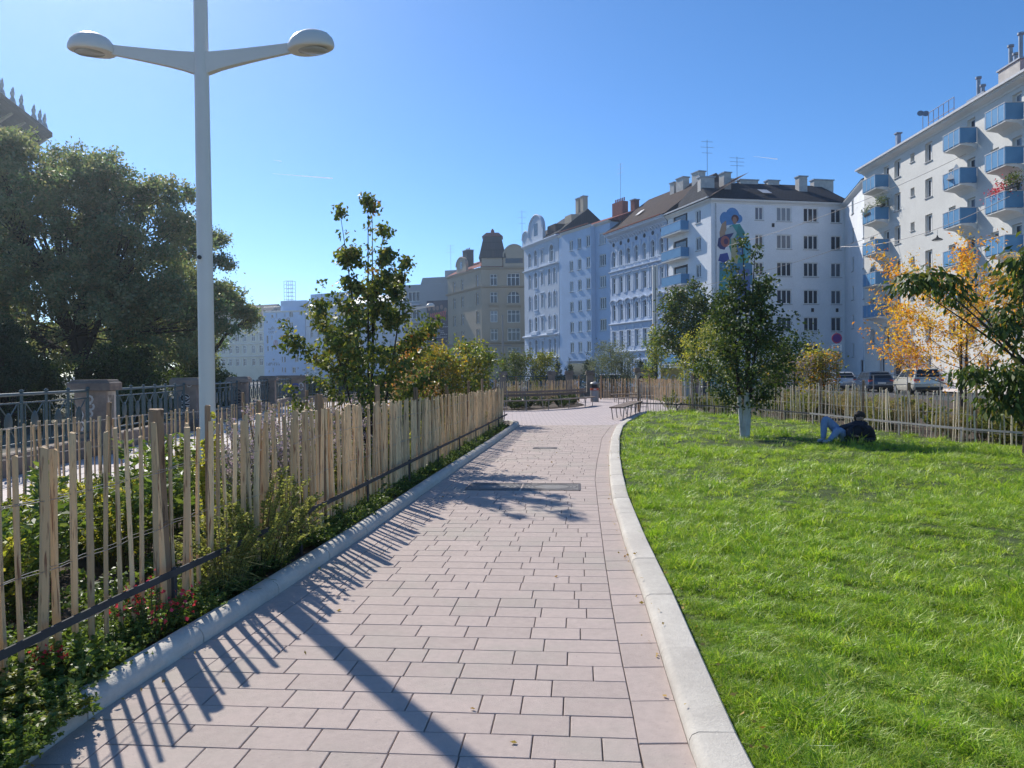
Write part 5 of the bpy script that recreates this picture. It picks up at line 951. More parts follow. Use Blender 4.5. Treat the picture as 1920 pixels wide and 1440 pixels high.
def facade(F, H, wins, mat, rev=.22, depth=10, z0=-.2, extra=(), sides=True):
    """wall with real openings; wins = (x, z_centre, w, h, type, style, trim)"""
    op = [(x - w_ / 2, x + w_ / 2, z - h_ / 2, z + h_ / 2, 'arch' in (sty or '')) for x, z, w_, h_, ty, sty, tr in wins] + [(a, b, c, d, False) for a, b, c, d in extra]
    xs = sorted({0, round(F.L, 4)} | {round(v, 4) for o_ in op for v in o_[:2]}); zs = sorted({z0, H} | {round(v, 4) for o_ in op for v in o_[2:4]}); b = MB()
    xs = [v for v in xs if 0 <= v <= F.L + 1e-3]; mer = []
    for i in range(len(xs) - 1):
        run = None
        for j in range(len(zs) - 1):
            cx, cz = (xs[i] + xs[i + 1]) / 2, (zs[j] + zs[j + 1]) / 2; hole = any(o_[0] < cx < o_[1] and o_[2] < cz < o_[3] for o_ in op)
            if hole:
                if run is not None: b.quad((xs[i], 0, zs[run]), (xs[i + 1], 0, zs[run]), (xs[i + 1], 0, zs[j]), (xs[i], 0, zs[j])); run = None
            elif run is None: run = j
        if run is not None: b.quad((xs[i], 0, zs[run]), (xs[i + 1], 0, zs[run]), (xs[i + 1], 0, H), (xs[i], 0, H))
    for a, c, z1, z2, ar in op:
        b.quad((a, 0, z1), (a, rev, z1), (a, rev, z2), (a, 0, z2)).quad((c, rev, z1), (c, 0, z1), (c, 0, z2), (c, rev, z2)).quad((a, 0, z1), (c, 0, z1), (c, rev, z1), (a, rev, z1)).quad((a, rev, z2), (c, rev, z2), (c, 0, z2), (a, 0, z2))
        if ar:
            r0 = (c - a) / 2; mx_ = (a + c) / 2; n = 8
            for k in range(n):
                t0, t1 = math.pi * (1 - k / n), math.pi * (1 - (k + 1) / n); q0, q1 = (mx_ + r0 * math.cos(t0), z2 - r0 + r0 * math.sin(t0)), (mx_ + r0 * math.cos(t1), z2 - r0 + r0 * math.sin(t1))
                b.quad((q0[0], .001, q0[1]), (q1[0], .001, q1[1]), (q1[0], .001, z2), (q0[0], .001, z2)).quad((q0[0], rev - .075, q0[1]), (q1[0], rev - .075, q1[1]), (q1[0], .001, q1[1]), (q0[0], .001, q0[1]))
    if sides: b.quad((0, depth, z0), (0, 0, z0), (0, 0, H), (0, depth, H)).quad((F.L, 0, z0), (F.L, depth, z0), (F.L, depth, H), (F.L, 0, H)).quad((F.L, depth, z0), (0, depth, z0), (0, depth, H), (F.L, depth, H)).quad((0, 0, H), (F.L, 0, H), (F.L, depth, H), (0, depth, H))
    b.quad((0, rev + .05, z0), (F.L, rev + .05, z0), (F.L, rev + .05, H), (0, rev + .05, H), mi=1)
    F.put('wall', b.mesh('wall', [M[mat], M['interior']]))
    for x, z, w_, h_, ty, sty, tr in wins:
        fr_, pn, sl_ = win_mesh(w_, h_, ty, rev); o = F.put('window', fr_, x, 0, z - h_ / 2); obj('pane', pn, o)
        if sty is None or 'sill' in sty: obj('sill', sl_, o)
        if sty and sty != 'sill': obj('surround', hood_mesh(sty, w_, h_, tr), o)
def cornice(F, z, prof, mat, name='cornice', ov=.1, x0=None, x1=None):
    F.build(name, MB().extr([(-y, z + h_) for y, h_ in prof] + [(.05, z + prof[-1][1]), (.05, z + prof[0][1])], (-ov if x0 is None else x0), (F.L + ov if x1 is None else x1)), M[mat])
def gable_roof(F, z, rise, depth, mat, ov=.35, hip0=0, hip1=0, run=None):
    rn = run or depth / 2; b = MB(); L = F.L; V = [(-ov, -ov, z), (L + ov, -ov, z), (L + ov - hip1, rn, z + rise), (-ov + hip0, rn, z + rise), (L + ov, depth + ov, z), (-ov, depth + ov, z)]
    b.add(V, [(0, 1, 2, 3), (2, 4, 5, 3), (1, 4, 2), (0, 3, 5), (0, 5, 4, 1)]); o = F.build('roof', b, M[mat]); return o
def chimney(F, x, y, z0, z1, w_, d_, mat, pots=0, cap=True, metal=0):
    b = MB().box(x - w_ / 2, x + w_ / 2, y - d_ / 2, y + d_ / 2, z0, z1); o = F.build('chimney', b, M[mat])
    if cap: obj('cap', MB().box(x - w_ / 2 - .1, x + w_ / 2 + .1, y - d_ / 2 - .1, y + d_ / 2 + .1, z1 + .001, z1 + .12).mesh('cap', M['zinc']), o)
    for k in range(pots): xx = x - w_ / 2 + (k + .5) * w_ / pots; obj('pot', MB().tube([(xx, y, z1 + .1), (xx, y, z1 + .55)], .09, 7).mesh('pot', M['brick_red']), o)
    for k in range(metal): xx = x - w_ / 2 + .3 + k * .55; hh = (1.7, .9, 2.1)[k % 3]; obj('flue', MB().tube([(xx, y, z1 + .1), (xx, y, z1 + hh)], .14, 9).tube([(xx, y, z1 + hh), (xx, y, z1 + hh + .14)], .22, 9).mesh('flue', M['zinc']), o)
def antenna(F, x, y, z, h_, seed=0):
    g = random.Random(seed); b = MB().tube([(x, y, z), (x, y, z + h_)], .03, 4)
    for k in range(3): zz = z + h_ * (.72 + .12 * k); w_ = g.uniform(.5, 1.0); b.tube([(x - w_, y, zz), (x + w_, y, zz)], .018, 4)
    F.build('antenna', b, M['zinc'])
def strokes(F, x, z, w_, h_, n, mat, y=-.012, seed=0, name='lettering'):
    g = random.Random(seed); b = MB(); s = w_ / n
    for k in range(n):
        xx = x + k * s; P_ = [(xx + s * g.uniform(.1, .8), z + h_ * g.choice([0, .5, 1])) for _ in range(3)] + [(xx + s * .2, z + h_ * g.random()), (xx + s * .75, z + h_ * g.random())]; b.ribbon(P_, s * .1, y)
    return F.build(name, b, M[mat])

# --- right-hand balcony building
rt = empty('balcony_building', (33.3, 71.5, 0)); tag(rt, 'long cream apartment block with stacked blue balconies on the right', 'building'); F = Fac(rt, (33.3, 71.5), (32.9, 34)); zr = [18.65, 15.82, 12.99, 10.16, 7.33, 4.5]; wl = []
bc = [(2.3, 4.8), (15.4, 17.6), (20.45, 22.6), (31, 33.2)]; K_x = lambda px: F.fx(px)
for z in zr:
    for px in (1683.6, 1742): wl.append((K_x(px), z, 1.05, 1.5, '2', None, ''))
    wl.append((K_x(1711.7), z + .25, .62, .7, '1', None, ''))
    for x, w_, h_ in ((14.5, .9, 1.3), (16.9, .95, 2.1), (19.6, .9, 1.3), (21.9, .95, 2.1), (25.5, 1.05, 1.5), (29, 1.05, 1.5), (4.3, .95, 2.1), (1.6, .8, 1.3)): wl.append((x, z if h_ < 2 else z - .3, w_, h_, '1' if w_ < 1 else '2', None if h_ < 2 else 'frm', 'trim_white'))
for px in (1655, 1742, 1812, 1850): wl.append((K_x(px), 1.75, 1.0, 1.5, '2', None, ''))
facade(F, 20.0, wl, 'w_k', .28, 12, extra=[(5.6, 6.9, -.1, 2.3)]); F.build('door', MB().box(5.6, 6.9, .2, .26, -.1, 2.3), M['door'])  # duller copy of the corner building's wall paint, toned down for direct sun
cornice(F, 19.7, [(.05, 0), (.12, .1), (.55, .25), (.55, .3), (.62, .32), (.62, .45), (.1, .47)], 'trim_white'); F.build('gutter', MB().extr([(-.78, 20.1), (-.62, 20.1), (-.62, 20.26), (-.78, 20.26)], -.2, F.L), M['gutter']); gable_roof(F, 20.3, 2.6, 12, 'tile_red', .4)
for i, (x0, x1) in enumerate(bc):
    for z in [18.55, 15.72, 12.89, 10.06, 7.23]:
        if i == 0 and z < 3: continue
        d_ = 1.15; zf = z - 1.08; o = F.build('balcony', MB().extr([(-d_, zf - .1), (-d_, zf), (0, zf), (0, zf - .5), (-.35, zf - .22)], x0 + .03, x1 - .03), M['trim_white']); b = MB().box(x0, x1, -d_ - .05, -d_ - .02, zf + .02, z); bo = F.build('panel', b, M['balcony_blue'])
        bo.parent = o; bo.location = (0, 0, 0); bo.rotation_euler = (0, 0, 0)
        for xx in (x0, x1 - .03): e_ = obj('end_panel', MB().box(xx, xx + .03, -d_ - .02, -.02, zf + .02, z).mesh('end_panel', M['balcony_blue']), o)
        rb = MB().box(x0 - .02, x1 + .02, -d_ - .075, -d_ - .0, z + .001, z + .05).box(x0 - .02, x0 + .04, -d_, -.0, z + .002, z + .05).box(x1 - .04, x1 + .02, -d_, 0, z + .002, z + .05)
        for k in range(4): xx = x0 + .1 + k * (x1 - x0 - .2) / 3; rb.box(xx - .02, xx + .02, -d_ - .065, -d_ - .052, zf - .12, z)
        obj('rail', rb.mesh('rail', M['gutter']), o)
def balcony_plant(px, Y, z, mats, n, label, s=.5):
    g = np.random.default_rng(int(px)); X = (px - 960) / 1420 * Y; r_ = empty('balcony_plant', (X, Y, z)); tag(r_, label, 'plant', 'balcony plants'); c = g.normal(0, 1, (n, 3)) * np.array([s * .4, s, s * .55]); obj('foliage', leaf_mesh('foliage', c, g.normal(0, 1, (n, 3)), .14 * g.uniform(.6, 1.2, n), M[mats], .6, .1, None, g), r_); MB().box(-.12, .12, -s * 1.2, s * 1.2, -.5, -.28).build('trough', M['trim'], r_)
balcony_plant(1874, 49.9, 13.1, 'lf_red', 420, 'red flowers hanging over a blue balcony'); balcony_plant(1898, 48.6, 13.5, 'lf_pear', 420, 'green shrub beside the red balcony flowers', .45); balcony_plant(1629, 68.2, 15.75, 'lf_grey', 300, 'pale green plants on the second blue balcony'); balcony_plant(1652, 66.8, 16.2, 'lf_pear', 380, 'dark green bush on the second blue balcony', .5)
um = empty('folded_parasol', (32.3, 55.0, 14.65)); tag(um, 'beige sunshade tent on a blue balcony', 'parasol'); MB().lathe([(.75, .5), (.4, 1.0), (.05, 1.6)], 4).build('canopy', M['trim_white'], um); MB().tube([(0, 0, 0), (0, 0, 1.6)], .03, 5).build('pole', M['zinc'], um)
chimney(F, K_x(1826), 3.2, 20.5, 23.0, 2.4, 1.4, 'chimney', 0, True, 3); chimney(F, K_x(1767) , 3.2, 20.5, 22.2, 2.0, 1.2, 'chimney', 0, True, 2); chimney(F, .4, 3, 20, 23.4, .35, .35, 'zinc', 0, True)
b = MB(); x0, x1 = K_x(1735), K_x(1782)
for k in range(6): xx = x0 + k * (x1 - x0) / 5; b.tube([(xx, .3, 20.4), (xx, .3, 21.9)], .03, 4)
for z in (21.1, 21.9): b.tube([(x0, .3, z), (x1, .3, z)], .03, 4)
F.build('roof_railing', b, M['gutter'])
for k, px in enumerate((1722, 1732)): x = K_x(px); F.build('satellite_dish', MB().lathe([(.02, 0), (.15, .02), (.24, .07), (.25, .08)], 14, 0, 0), M['zinc'], x=x, y=.2, z=22.2 - .3 * k).rotation_euler = (R(75), 0, R(-20)); F.build('mast', MB().tube([(x, .4, 20.3), (x, .4, 22.3 - .3 * k)], .03, 5), M['zinc'])
b = MB(); [b.ribbon(s, .09, -.012) for s in ([(21.2, 1.6), (21.4, .9), (21.7, 1.5), (21.9, .9), (22.1, 1.6)], arc(23.0, 1.3, .35, .35, 0, 330), [(23.8, .9), (24, 1.6), (24.3, 1.0), (24.5, 1.6)])]; F.build('graffiti', b, M['paint_dark'])

# --- corner building with mural (front and balcony flank)
rt = empty('corner_building', (21, 79.5, 0)); tag(rt, 'white corner apartment building with a mural of a woman', 'building'); F = Fac(rt, (21, 79.5), (36.5, 82.5)); zj = [18.1, 15.17, 12.24, 9.31, 6.38, 3.45]; wl = []
for k, z in enumerate(zj):
    if k < 4: wl.append((F.fx(1425), z, .98, 1.42, '2', None, ''))
    wl += [(F.fx(1471.5), z, 1.75, 1.55, '3', None, ''), (F.fx(1521.5), z, 1.75, 1.55, '3', None, ''), (F.fx(1568.6), z, 1.25, 1.55, '2', None, '')]
facade(F, 19.4, wl, 'w_white_shade', .16, 9); cornice(F, 19.0, [(.03, 0), (.08, .15), (.35, .3), (.4, .45), (.05, .5)], 'trim_white')  # wall paint made paler and bluer to mimic skylit shade
gable_roof(F, 19.5, 3.2, 11, 'slate', .45, 1.5, 0, 5.5)
for px, z1, w_ in ((1352, 22.5, 1.6), (1412, 22.95, 1.2), (1447, 22.95, 2.2), (1493, 23.0, 1.4), (1528, 23.0, 1.0), (1580, 23.3, 1.5), (1598, 23.3, 1.0)): chimney(F, F.fx(px) * 1.05, 3.4 if px in (1528, 1352) else 5.6, 20, z1, w_, .8, 'chimney', 0)
antenna(F, 2.0, 5, 22, 5.2, 3); antenna(F, 5.8, 5.4, 22, 3.6, 5); F.build('downpipe', MB().tube([(.5, -.1, -.2), (.5, -.1, 19)], .06, 6), M['gutter'])
F.build('skylight', MB().add([(6.5, 1.0, 20.55), (7.6, 1.0, 20.55), (7.6, 2.2, 21.2), (6.5, 2.2, 21.2)], [(0, 1, 2, 3)]), M['gutter'])
for px, z in ((1524, 7.9), (1570, 7.9), (1451, 16.9)): F.build('vent', MB().box(F.fx(px) - .15, F.fx(px) + .15, -.04, 0, z - .2, z + .2), M['trim'])
def flat(c): k = 'paint_%d_%d_%d' % tuple(int(v * 100) for v in c); M.setdefault(k, pmat(k, c + (1,), tuple(v * .85 for v in c) + (1,), 2, .8)); return M[k]
def poly(Fc, pts, c, y, par):
    Fc.put('colour_field', MB().add([(x, y, z) for x, z in pts], [tuple(range(len(pts)))]).mesh('colour_field', flat(c)), parent=None).parent = par if False else Fc.root
mu = F.build('mural', MB().box(1.0, 1.01, -.004, -.002, 8, 8.01), M['trim_white'])
def mz(px, py): return (F.fx(px), 1.6 + (692.5 - py) * 80.2 / 1420)
def mpoly(pts, c, lay): P_ = [mz(*q) for q in pts]; obj('colour_field', MB().add([(x, -.004 - .003 * lay, z) for x, z in P_], [tuple(range(len(P_)))]).mesh('colour_field', flat(c)), mu)
def ell(cx, cy, rx, ry, n=16): return [(cx + rx * math.cos(2 * math.pi * k / n), cy + ry * math.sin(2 * math.pi * k / n)) for k in range(n)]
ox, oy, s_ = 1300, 360, 140 / 1008
def mc(pts): return [(ox + x * s_, oy + y * s_) for x, y in pts]
mpoly(mc(ell(540, 340, 95, 115)), (.10, .27, .55), 0); mpoly(mc(ell(440, 380, 70, 95)), (.10, .27, .55), 1); mpoly(mc(ell(620, 370, 55, 60)), (.10, .27, .55), 2); mpoly(mc(ell(480, 390, 100, 70)), (.10, .27, .55), 3)
mpoly(mc([(400, 440), (455, 400), (460, 520), (440, 640), (370, 640), (365, 560)]), (.45, .3, .2), 4); mpoly(mc(ell(575, 370, 50, 52)), (.12, .05, .05), 5); mpoly(mc(ell(570, 395, 30, 50)), (.4, .22, .15), 6); mpoly(mc([(500, 470), (560, 450), (640, 440), (700, 540), (770, 680), (790, 850), (740, 980), (560, 980), (480, 700)]), (.06, .33, .3), 5)
mpoly(mc([(470, 500), (540, 470), (600, 560), (560, 640), (450, 640), (440, 560)]), (.42, .5, .52), 7); mpoly(mc([(620, 460), (690, 540), (720, 640), (650, 640), (590, 560)]), (.05, .24, .23), 7); mpoly(mc([(350, 640), (440, 590), (560, 560), (520, 620), (430, 790), (370, 780), (335, 740)]), (.05, .06, .18), 8); mpoly(mc(ell(440, 680, 62, 75)), (.4, .14, .12), 9); mpoly(mc(ell(450, 680, 30, 40)), (.1, .05, .12), 10)
mpoly(mc([(520, 640), (620, 620), (640, 760), (600, 980), (520, 940)]), (.45, .42, .25), 8); mpoly(mc([(590, 620), (680, 600), (690, 860), (600, 850)]), (.08, .2, .42), 9); mpoly(mc([(690, 560), (790, 720), (785, 850), (720, 900), (690, 740)]), (.15, .42, .5), 8); mpoly(mc([(370, 850), (470, 830), (500, 930), (440, 970), (345, 940)]), (.05, .08, .32), 8); mpoly(mc([(360, 960), (800, 960), (810, 1250), (360, 1250)]), (.08, .24, .38), 7); mpoly(mc([(360, 1080), (500, 1060), (480, 1400), (350, 1440)]), (.06, .3, .33), 9); mpoly(mc([(600, 1050), (760, 1040), (790, 1500), (560, 1500)]), (.1, .16, .36), 9)
F2 = Fac(rt, (18.3, 88.2), (21, 79.5)); wl = [(F2.fx(1311), z, 1.05, 1.42, '2', None, '') for z in zj]; x0, x1 = .25, F2.fx(1291)
facade(F2, 19.4, wl, 'w_white_shade', .16, 6, extra=[(x0 + .9, x1, z - 1.05, z + 1.1) for z in zj], sides=False); cornice(F2, 19.0, [(.03, 0), (.08, .15), (.35, .3), (.4, .45), (.05, .5)], 'trim_white'); F2.build('gutter', MB().extr([(-.62, 19.5), (-.46, 19.5), (-.46, 19.64), (-.62, 19.64)], -.2, F2.L + .3), M['gutter'])
b = MB().add([(-.3, -.5, 19.5), (F2.L + .3, -.5, 19.5), (F2.L - .5, 5, 22.7), (-.3, 5, 22.7)], [(0, 1, 2, 3)]); F2.build('roof', b, M['tile_brown'])
for z in zj:
    o = F2.build('balcony', MB().box(x0, x1 + .3, -1.0, 0, z - 1.25, z - 1.08), M['trim_white']); obj('panel', MB().box(x0, x1 + .3, -1.04, -1.01, z - 1.06, z - .05).box(x1 + .27, x1 + .3, -1.009, -.01, z - 1.06, z - .05).mesh('panel', M['balcony_blue']), o); obj('rail', MB().box(x0 - .02, x1 + .32, -1.06, -.99, z - .05 + .001, z).mesh('rail', M['gutter']), o)
    F2.build('balcony_door', MB().box(x0 + 1.2, x1 - .6, .17, .2, z - 1.05, z + .85), M['glass_dark'])
for x, z1, w_ in ((2.2, 23.3, .9), (6.2, 23.0, 1.1)): chimney(F2, x, 3.6, 20, z1, w_, .8, 'chimney')
F3 = Fac(rt, (36.2, 82.3), (33.5, 71.6)); wl = [(F3.fx(1600), z, 1.15, 1.4, '2', None, '') for z in zj] + [(F3.fx(1621), z - .2, 1.0, 1.8, '1', None, '') for z in zj[1:]]; facade(F3, 19.2, wl, 'w_white_shade', .16, 5, sides=False, extra=[(F3.L - 2.6, F3.L - 1.3, -.1, 2.4)]); F3.build('door', MB().box(F3.L - 2.6, F3.L - 1.3, .1, .15, -.1, 2.4), M['door']); cornice(F3, 18.9, [(.03, 0), (.35, .3), (.4, .4), (.05, .5)], 'trim_white'); F3.build('roof', MB().add([(0, -.4, 19.4), (F3.L, -.4, 19.4), (F3.L, 5, 22.4), (0, 5, 22.4)], [(0, 1, 2, 3)]), M['slate'])

# --- ornate neo-renaissance house
rt = empty('ornate_house', (13.2, 101, 0)); tag(rt, 'ornate pale house with rows of arched windows and brown roof', 'building'); F = Fac(rt, (13.2, 101), (18.2, 88.5)); wl = []; cols = [F.L * (i + .55) / 7.1 for i in range(7)]
for x in cols: wl += [(x, 16.2, .95, 2.0, '2t', 'arch frame apron', 'trim_orn'), (x, 12.75, .95, 2.1, '2t', 'frame flat', 'trim_orn'), (x, 9.2, .95, 2.1, '2t', 'arch frame brow', 'trim_orn'), (x, 5.7, .95, 2.1, '2t', 'frame', 'trim_orn'), (x, 2.0, .95, 1.9, '2t', 'frame', 'trim_orn')]
facade(F, 19.4, wl, 'w_orn_shade', .25, 12); cornice(F, 18.9, [(.05, 0), (.1, .12), (.2, .2), (.75, .42), (.75, .55), (.85, .62), (.85, .75), (.1, .8)], 'trim_orn'); cornice(F, 14.45, [(.03, 0), (.28, .1), (.28, .2), (.03, .25)], 'trim_orn', 'string_course'); cornice(F, 7.55, [(.03, 0), (.25, .1), (.25, .2), (.03, .25)], 'trim_orn', 'string_course'); cornice(F, 3.9, [(.03, 0), (.2, .1), (.2, .2), (.03, .25)], 'trim_orn', 'string_course')  # wall colour carries the blue cast of its shaded front
for x in cols[:-1]:
    xx = x + (cols[1] - cols[0]) / 2
    for z0, z1 in ((11.6, 14.2), (8.0, 10.6), (15.0, 17.6)): F.build('pilaster', MB().box(xx - .16, xx + .16, -.09, 0, z0, z1).box(xx - .22, xx + .22, -.14, 0, z1, z1 + .2), M['trim_orn'])
for k in range(22): xx = .3 + k * F.L / 22.3; F.build('bracket', MB().extr([(0, 18.35), (-.12, 18.5), (-.5, 18.85), (-.5, 18.92), (0, 18.92)][::-1], xx - .09, xx + .09), M['trim_orn'])
for x in cols: F.build('attic_oculus', MB().lathe([(.26, -.03), (.26, .03)], 12), M['interior'], x=x, y=-.02, z=18.1).rotation_euler = (R(90), 0, F.a)
for k in range(7): z = .6 + k * .46; F.build('rustication', MB().box(0, F.L, -.035, 0, z, z + .38) if False else MB().box(0, cols[0] - .65, -.05, 0, z + 3.6, z + 3.98), M['trim_orn']); F.build('rustication', MB().box(cols[-1] + .65, F.L, -.05, 0, z + 3.6, z + 3.98), M['trim_orn'])
for i in range(6):
    for k in range(7): z = 4.2 + k * .46; F.build('rustication', MB().box(cols[i] + .66, cols[i + 1] - .66, -.05, 0, z, z + .38), M['trim_orn'])
gable_roof(F, 19.75, 5.2, 13, 'tile_brown', .7, 0, 0, 6.5); F.build('gutter', MB().extr([(-.98, 19.62), (-.84, 19.62), (-.84, 19.76), (-.98, 19.76)], -.1, F.L), M['brick_red'])
for x, z1, w_ in ((7.2, 25.2, .9), (8.9, 25.4, 1.5), (12.2, 25.3, 1.5)): chimney(F, x, 5.4, 21, z1, w_, .9, 'chimney')
F.build('skylight', MB().add([(4.0, 1.5, 21.55), (4.9, 1.5, 21.55), (4.9, 2.4, 22.25), (4.0, 2.4, 22.25)], [(0, 1, 2, 3)]), M['gutter'])

# --- plain blue-white house
rt = empty('plain_house', (7.2, 113, 0)); tag(rt, 'plain pale blue apartment house with small regular windows', 'building'); F = Fac(rt, (7.2, 113), (13.3, 101.6)); zg = [19.55, 16.62, 13.7, 10.78, 7.86, 4.95]; wl = []; xa, xb = F.fx(1063), F.fx(1118)
for z in zg: wl += [(F.fx(1058.3), z, .8, 1.5, '2', None, ''), (F.fx(1132), z, 1.55, 1.6, '3', None, '')]
facade(F, 21.6, wl, 'w_blue_shade', .16, 11, extra=[]); Fb = Fac(rt, (7.2 + F.d[0] * xa + F.d[1] * .7, 113 + F.d[1] * xa - F.d[0] * .7), (7.2 + F.d[0] * xb + F.d[1] * .7, 113 + F.d[1] * xb - F.d[0] * .7)); wl = []  # pale blue paint, deepened with the cool cast of shade
for z in zg: wl += [(Fb.fx(px), z, .95, 1.5, '2', None, '') for px in (1073.3, 1088.6, 1104.7)]
facade(Fb, 21.55, wl, 'w_blue_shade', .16, .69, z0=3.0); cornice(F, 21.4, [(.02, 0), (.3, .2), (.35, .35), (.05, .4)], 'trim_white'); cornice(Fb, 21.38, [(.02, 0), (.25, .2), (.3, .34), (.05, .39)], 'trim_white', 'bay_cornice'); gable_roof(F, 21.75, 2.2, 11, 'tile_red', .4)
F.build('gutter', MB().extr([(-1.2, 21.8), (-1.06, 21.8), (-1.06, 21.92), (-1.2, 21.92)], xa, xb), M['brick_red']); F.build('shop_window', MB().box(xa + .5, xb - .3, -.02, .0, .2, 2.7), M['glass_dark']); chimney(F, 9.0, 4.6, 22, 25.3, 2.4, 1.0, 'brick_red', 6, False); chimney(F, 12.4, 4.6, 22, 24.9, .9, .8, 'brick_red', 0, True); antenna(F, 8.6, 5, 26, 5, 9)

# --- art nouveau house with curved gable
rt = empty('curved_gable_house', (2.2, 125, 0)); tag(rt, 'art nouveau house with round arched gable and bay windows', 'building'); F = Fac(rt, (2.2, 125), (7.15, 113.3)); zf = [19.6, 16.1, 12.6, 9.0, 5.4]; wl = []; q = F.L / 12.3
cx4 = [F.fx(995.5), F.fx(1006.7), F.fx(1018.6), F.fx(1036.5)]
for k, z in enumerate(zf):
    wl += [(cx4[0], z, .95, 2.2, '2t', 'arch frame', 'trim_orn'), (cx4[1], z, 1.15, 2.5, '2t', 'arch frame apron', 'trim_orn'), (cx4[2], z, .8, 1.9, '1t', 'frame flat', 'trim_orn')]
    wl += [(cx4[3], z, 1.5, 2.5, '3t', 'arch frame apron', 'trim_orn')] if k == 0 else [(cx4[3] - .85, z, .85, 2.3, '2t', 'arch frame' if k in (2, 3) else 'frame', 'trim_orn'), (cx4[3] + .95, z, .85, 2.3, '2t', 'arch frame' if k in (2, 3) else 'frame', 'trim_orn')]
facade(F, 21.9, wl, 'w_jug_shade', .25, 10); cornice(F, 17.75, [(.03, 0), (.3, .12), (.3, .25), (.03, .32)], 'trim_orn', 'string_course'); cornice(F, 7.0, [(.03, 0), (.45, .15), (.45, .3), (.03, .4)], 'trim_orn', 'string_course'); cornice(F, 3.5, [(.03, 0), (.3, .12), (.3, .25), (.03, .32)], 'trim_orn', 'string_course'); cornice(F, 21.6, [(.03, 0), (.2, .1), (.5, .3), (.5, .45), (.05, .5)], 'trim_orn')  # bluish shade of the street front worked into this wall paint
def round_gable(Fc, x, w_, z0, h_, mat, y=-.1, th=.5, hole=.35, name='curved_gable'):
    P_ = [(x - w_ / 2, z0)] + [(x - w_ / 2 * math.cos(a), z0 + h_ * .45 + h_ * .55 * math.sin(a)) for a in np.linspace(0, math.pi, 15)] + [(x + w_ / 2, z0)]; n = len(P_); V = [(a, y, c) for a, c in P_] + [(a, y + th, c) for a, c in P_]; b = MB(); b.add(V, [tuple(range(n))[::-1], tuple(range(n, 2 * n))] + [(i, (i + 1) % n, n + (i + 1) % n, n + i) for i in range(n)]); o = Fc.build(name, b, M[mat])
    rb = MB()
    for i in range(1, n - 2): rb.tube([(P_[i][0], y - .05, P_[i][1]), (P_[i + 1][0], y - .05, P_[i + 1][1])], .16, 5)
    obj('moulding', rb.mesh('moulding', M['trim_orn' if mat != 'w_tan' else 'trim_tan']), o)
    if hole: obj('gable_window', MB().box(x - hole, x + hole, y - .02, y - .001, z0 + h_ * .25, z0 + h_ * .7).mesh('gable_window', M['glass_dark']), o)
round_gable(F, cx4[1] + .3, 5.2, 22.05, 4.3, 'w_jug_shade', hole=.7); round_gable(F, 1.0, 2.6, 22.05, 2.4, 'w_jug_shade', hole=0)
gable_roof(F, 22.3, 3.9, 10, 'slate', .1, 4.5, 0, 5); F.build('attic_block', MB().box(cx4[3] + .2, F.L, 2.2, 6, 22.35, 25.2), M['w_tan']); F.build('dormer', MB().box(cx4[3] - 2.2, cx4[3] + .6, .4, 3, 22.35, 24.0), M['tile_brown'])
for x in (9.6, 11.2): chimney(F, x, 5.2, 24, 28.3, .9, .8, 'w_tan', 0)
for x in (cx4[1], cx4[3] + .05): F.build('bay', MB().extr([(0, 6.8), (-.5, 7.4), (-.5, 7.9), (0, 8.0)][::-1], x - 1.1, x + 1.1), M['trim_orn']); F.build('cartouche', MB().lathe([(.7, -.08), (.5, -.16), (.1, -.2)], 14), M['trim_orn'], x=x, y=-.02, z=10.8).rotation_euler = (R(90), 0, F.a)
for k in range(8): z = 3.9 + k * .4; F.build('rustication', MB().box(0, cx4[0] - .7, -.05, 0, z, z + .32), M['trim_orn'])

# --- tan corner house with mansard tower
rt = empty('tower_house', (-5.4, 138, 0)); tag(rt, 'tan corner house with dark mansard tower and red cap', 'building'); F = Fac(rt, (-5.4, 138), (3.6, 138)); zt = [18.35, 15.1, 11.7, 8.4, 4.9]; wl = []; xa, xb = F.fx(927.5), F.fx(964.5)
for k, z in enumerate(zt): wl += [(xa, z, 1.3, 2.1, '2t', ['frame', 'frame corb', 'frame', 'frame', 'frame'][k], 'trim_tan'), (xb, z, 2.3, 2.3, '3t', ['frame', 'arch frame corb', 'frame', 'frame', 'frame'][k], 'trim_tan')]
facade(F, 20.6, wl, 'w_tan', .25, 12); 
for z in (20.2, 16.85, 6.7): cornice(F, z, [(.03, 0), (.4, .2), (.5, .35), (.05, .42)], 'trim_tan')
F.build('attic_wall', MB().box(0.1, 3.9, .1, 4, 20.65, 22.3), M['trim_tan']); tw = F.build('tower_roof', MB().add([(-.4, -.3, 22.3), (4.6, -.3, 22.3), (4.6, 4.6, 22.3), (-.4, 4.6, 22.3), (.5, .6, 26.3), (3.7, .6, 26.3), (3.7, 3.7, 26.3), (.5, 3.7, 26.3)], [(0, 1, 5, 4), (1, 2, 6, 5), (2, 3, 7, 6), (3, 0, 4, 7), (4, 5, 6, 7), (3, 2, 1, 0)]), M['slate'])
obj('cap', MB().add([(.2, .3, 26.31), (4.0, .3, 26.31), (4.0, 4, 26.31), (.2, 4, 26.31), (1.0, 1.1, 27.1), (3.2, 1.1, 27.1), (3.2, 3.2, 27.1), (1.0, 3.2, 27.1)], [(0, 1, 5, 4), (1, 2, 6, 5), (2, 3, 7, 6), (3, 0, 4, 7), (4, 5, 6, 7), (3, 2, 1, 0)]).lathe([(.5, 27.1), (.3, 27.4), (.35, 27.6), (.05, 28)], 8, 2.1, 2.1).mesh('cap', M['tile_red']), tw)
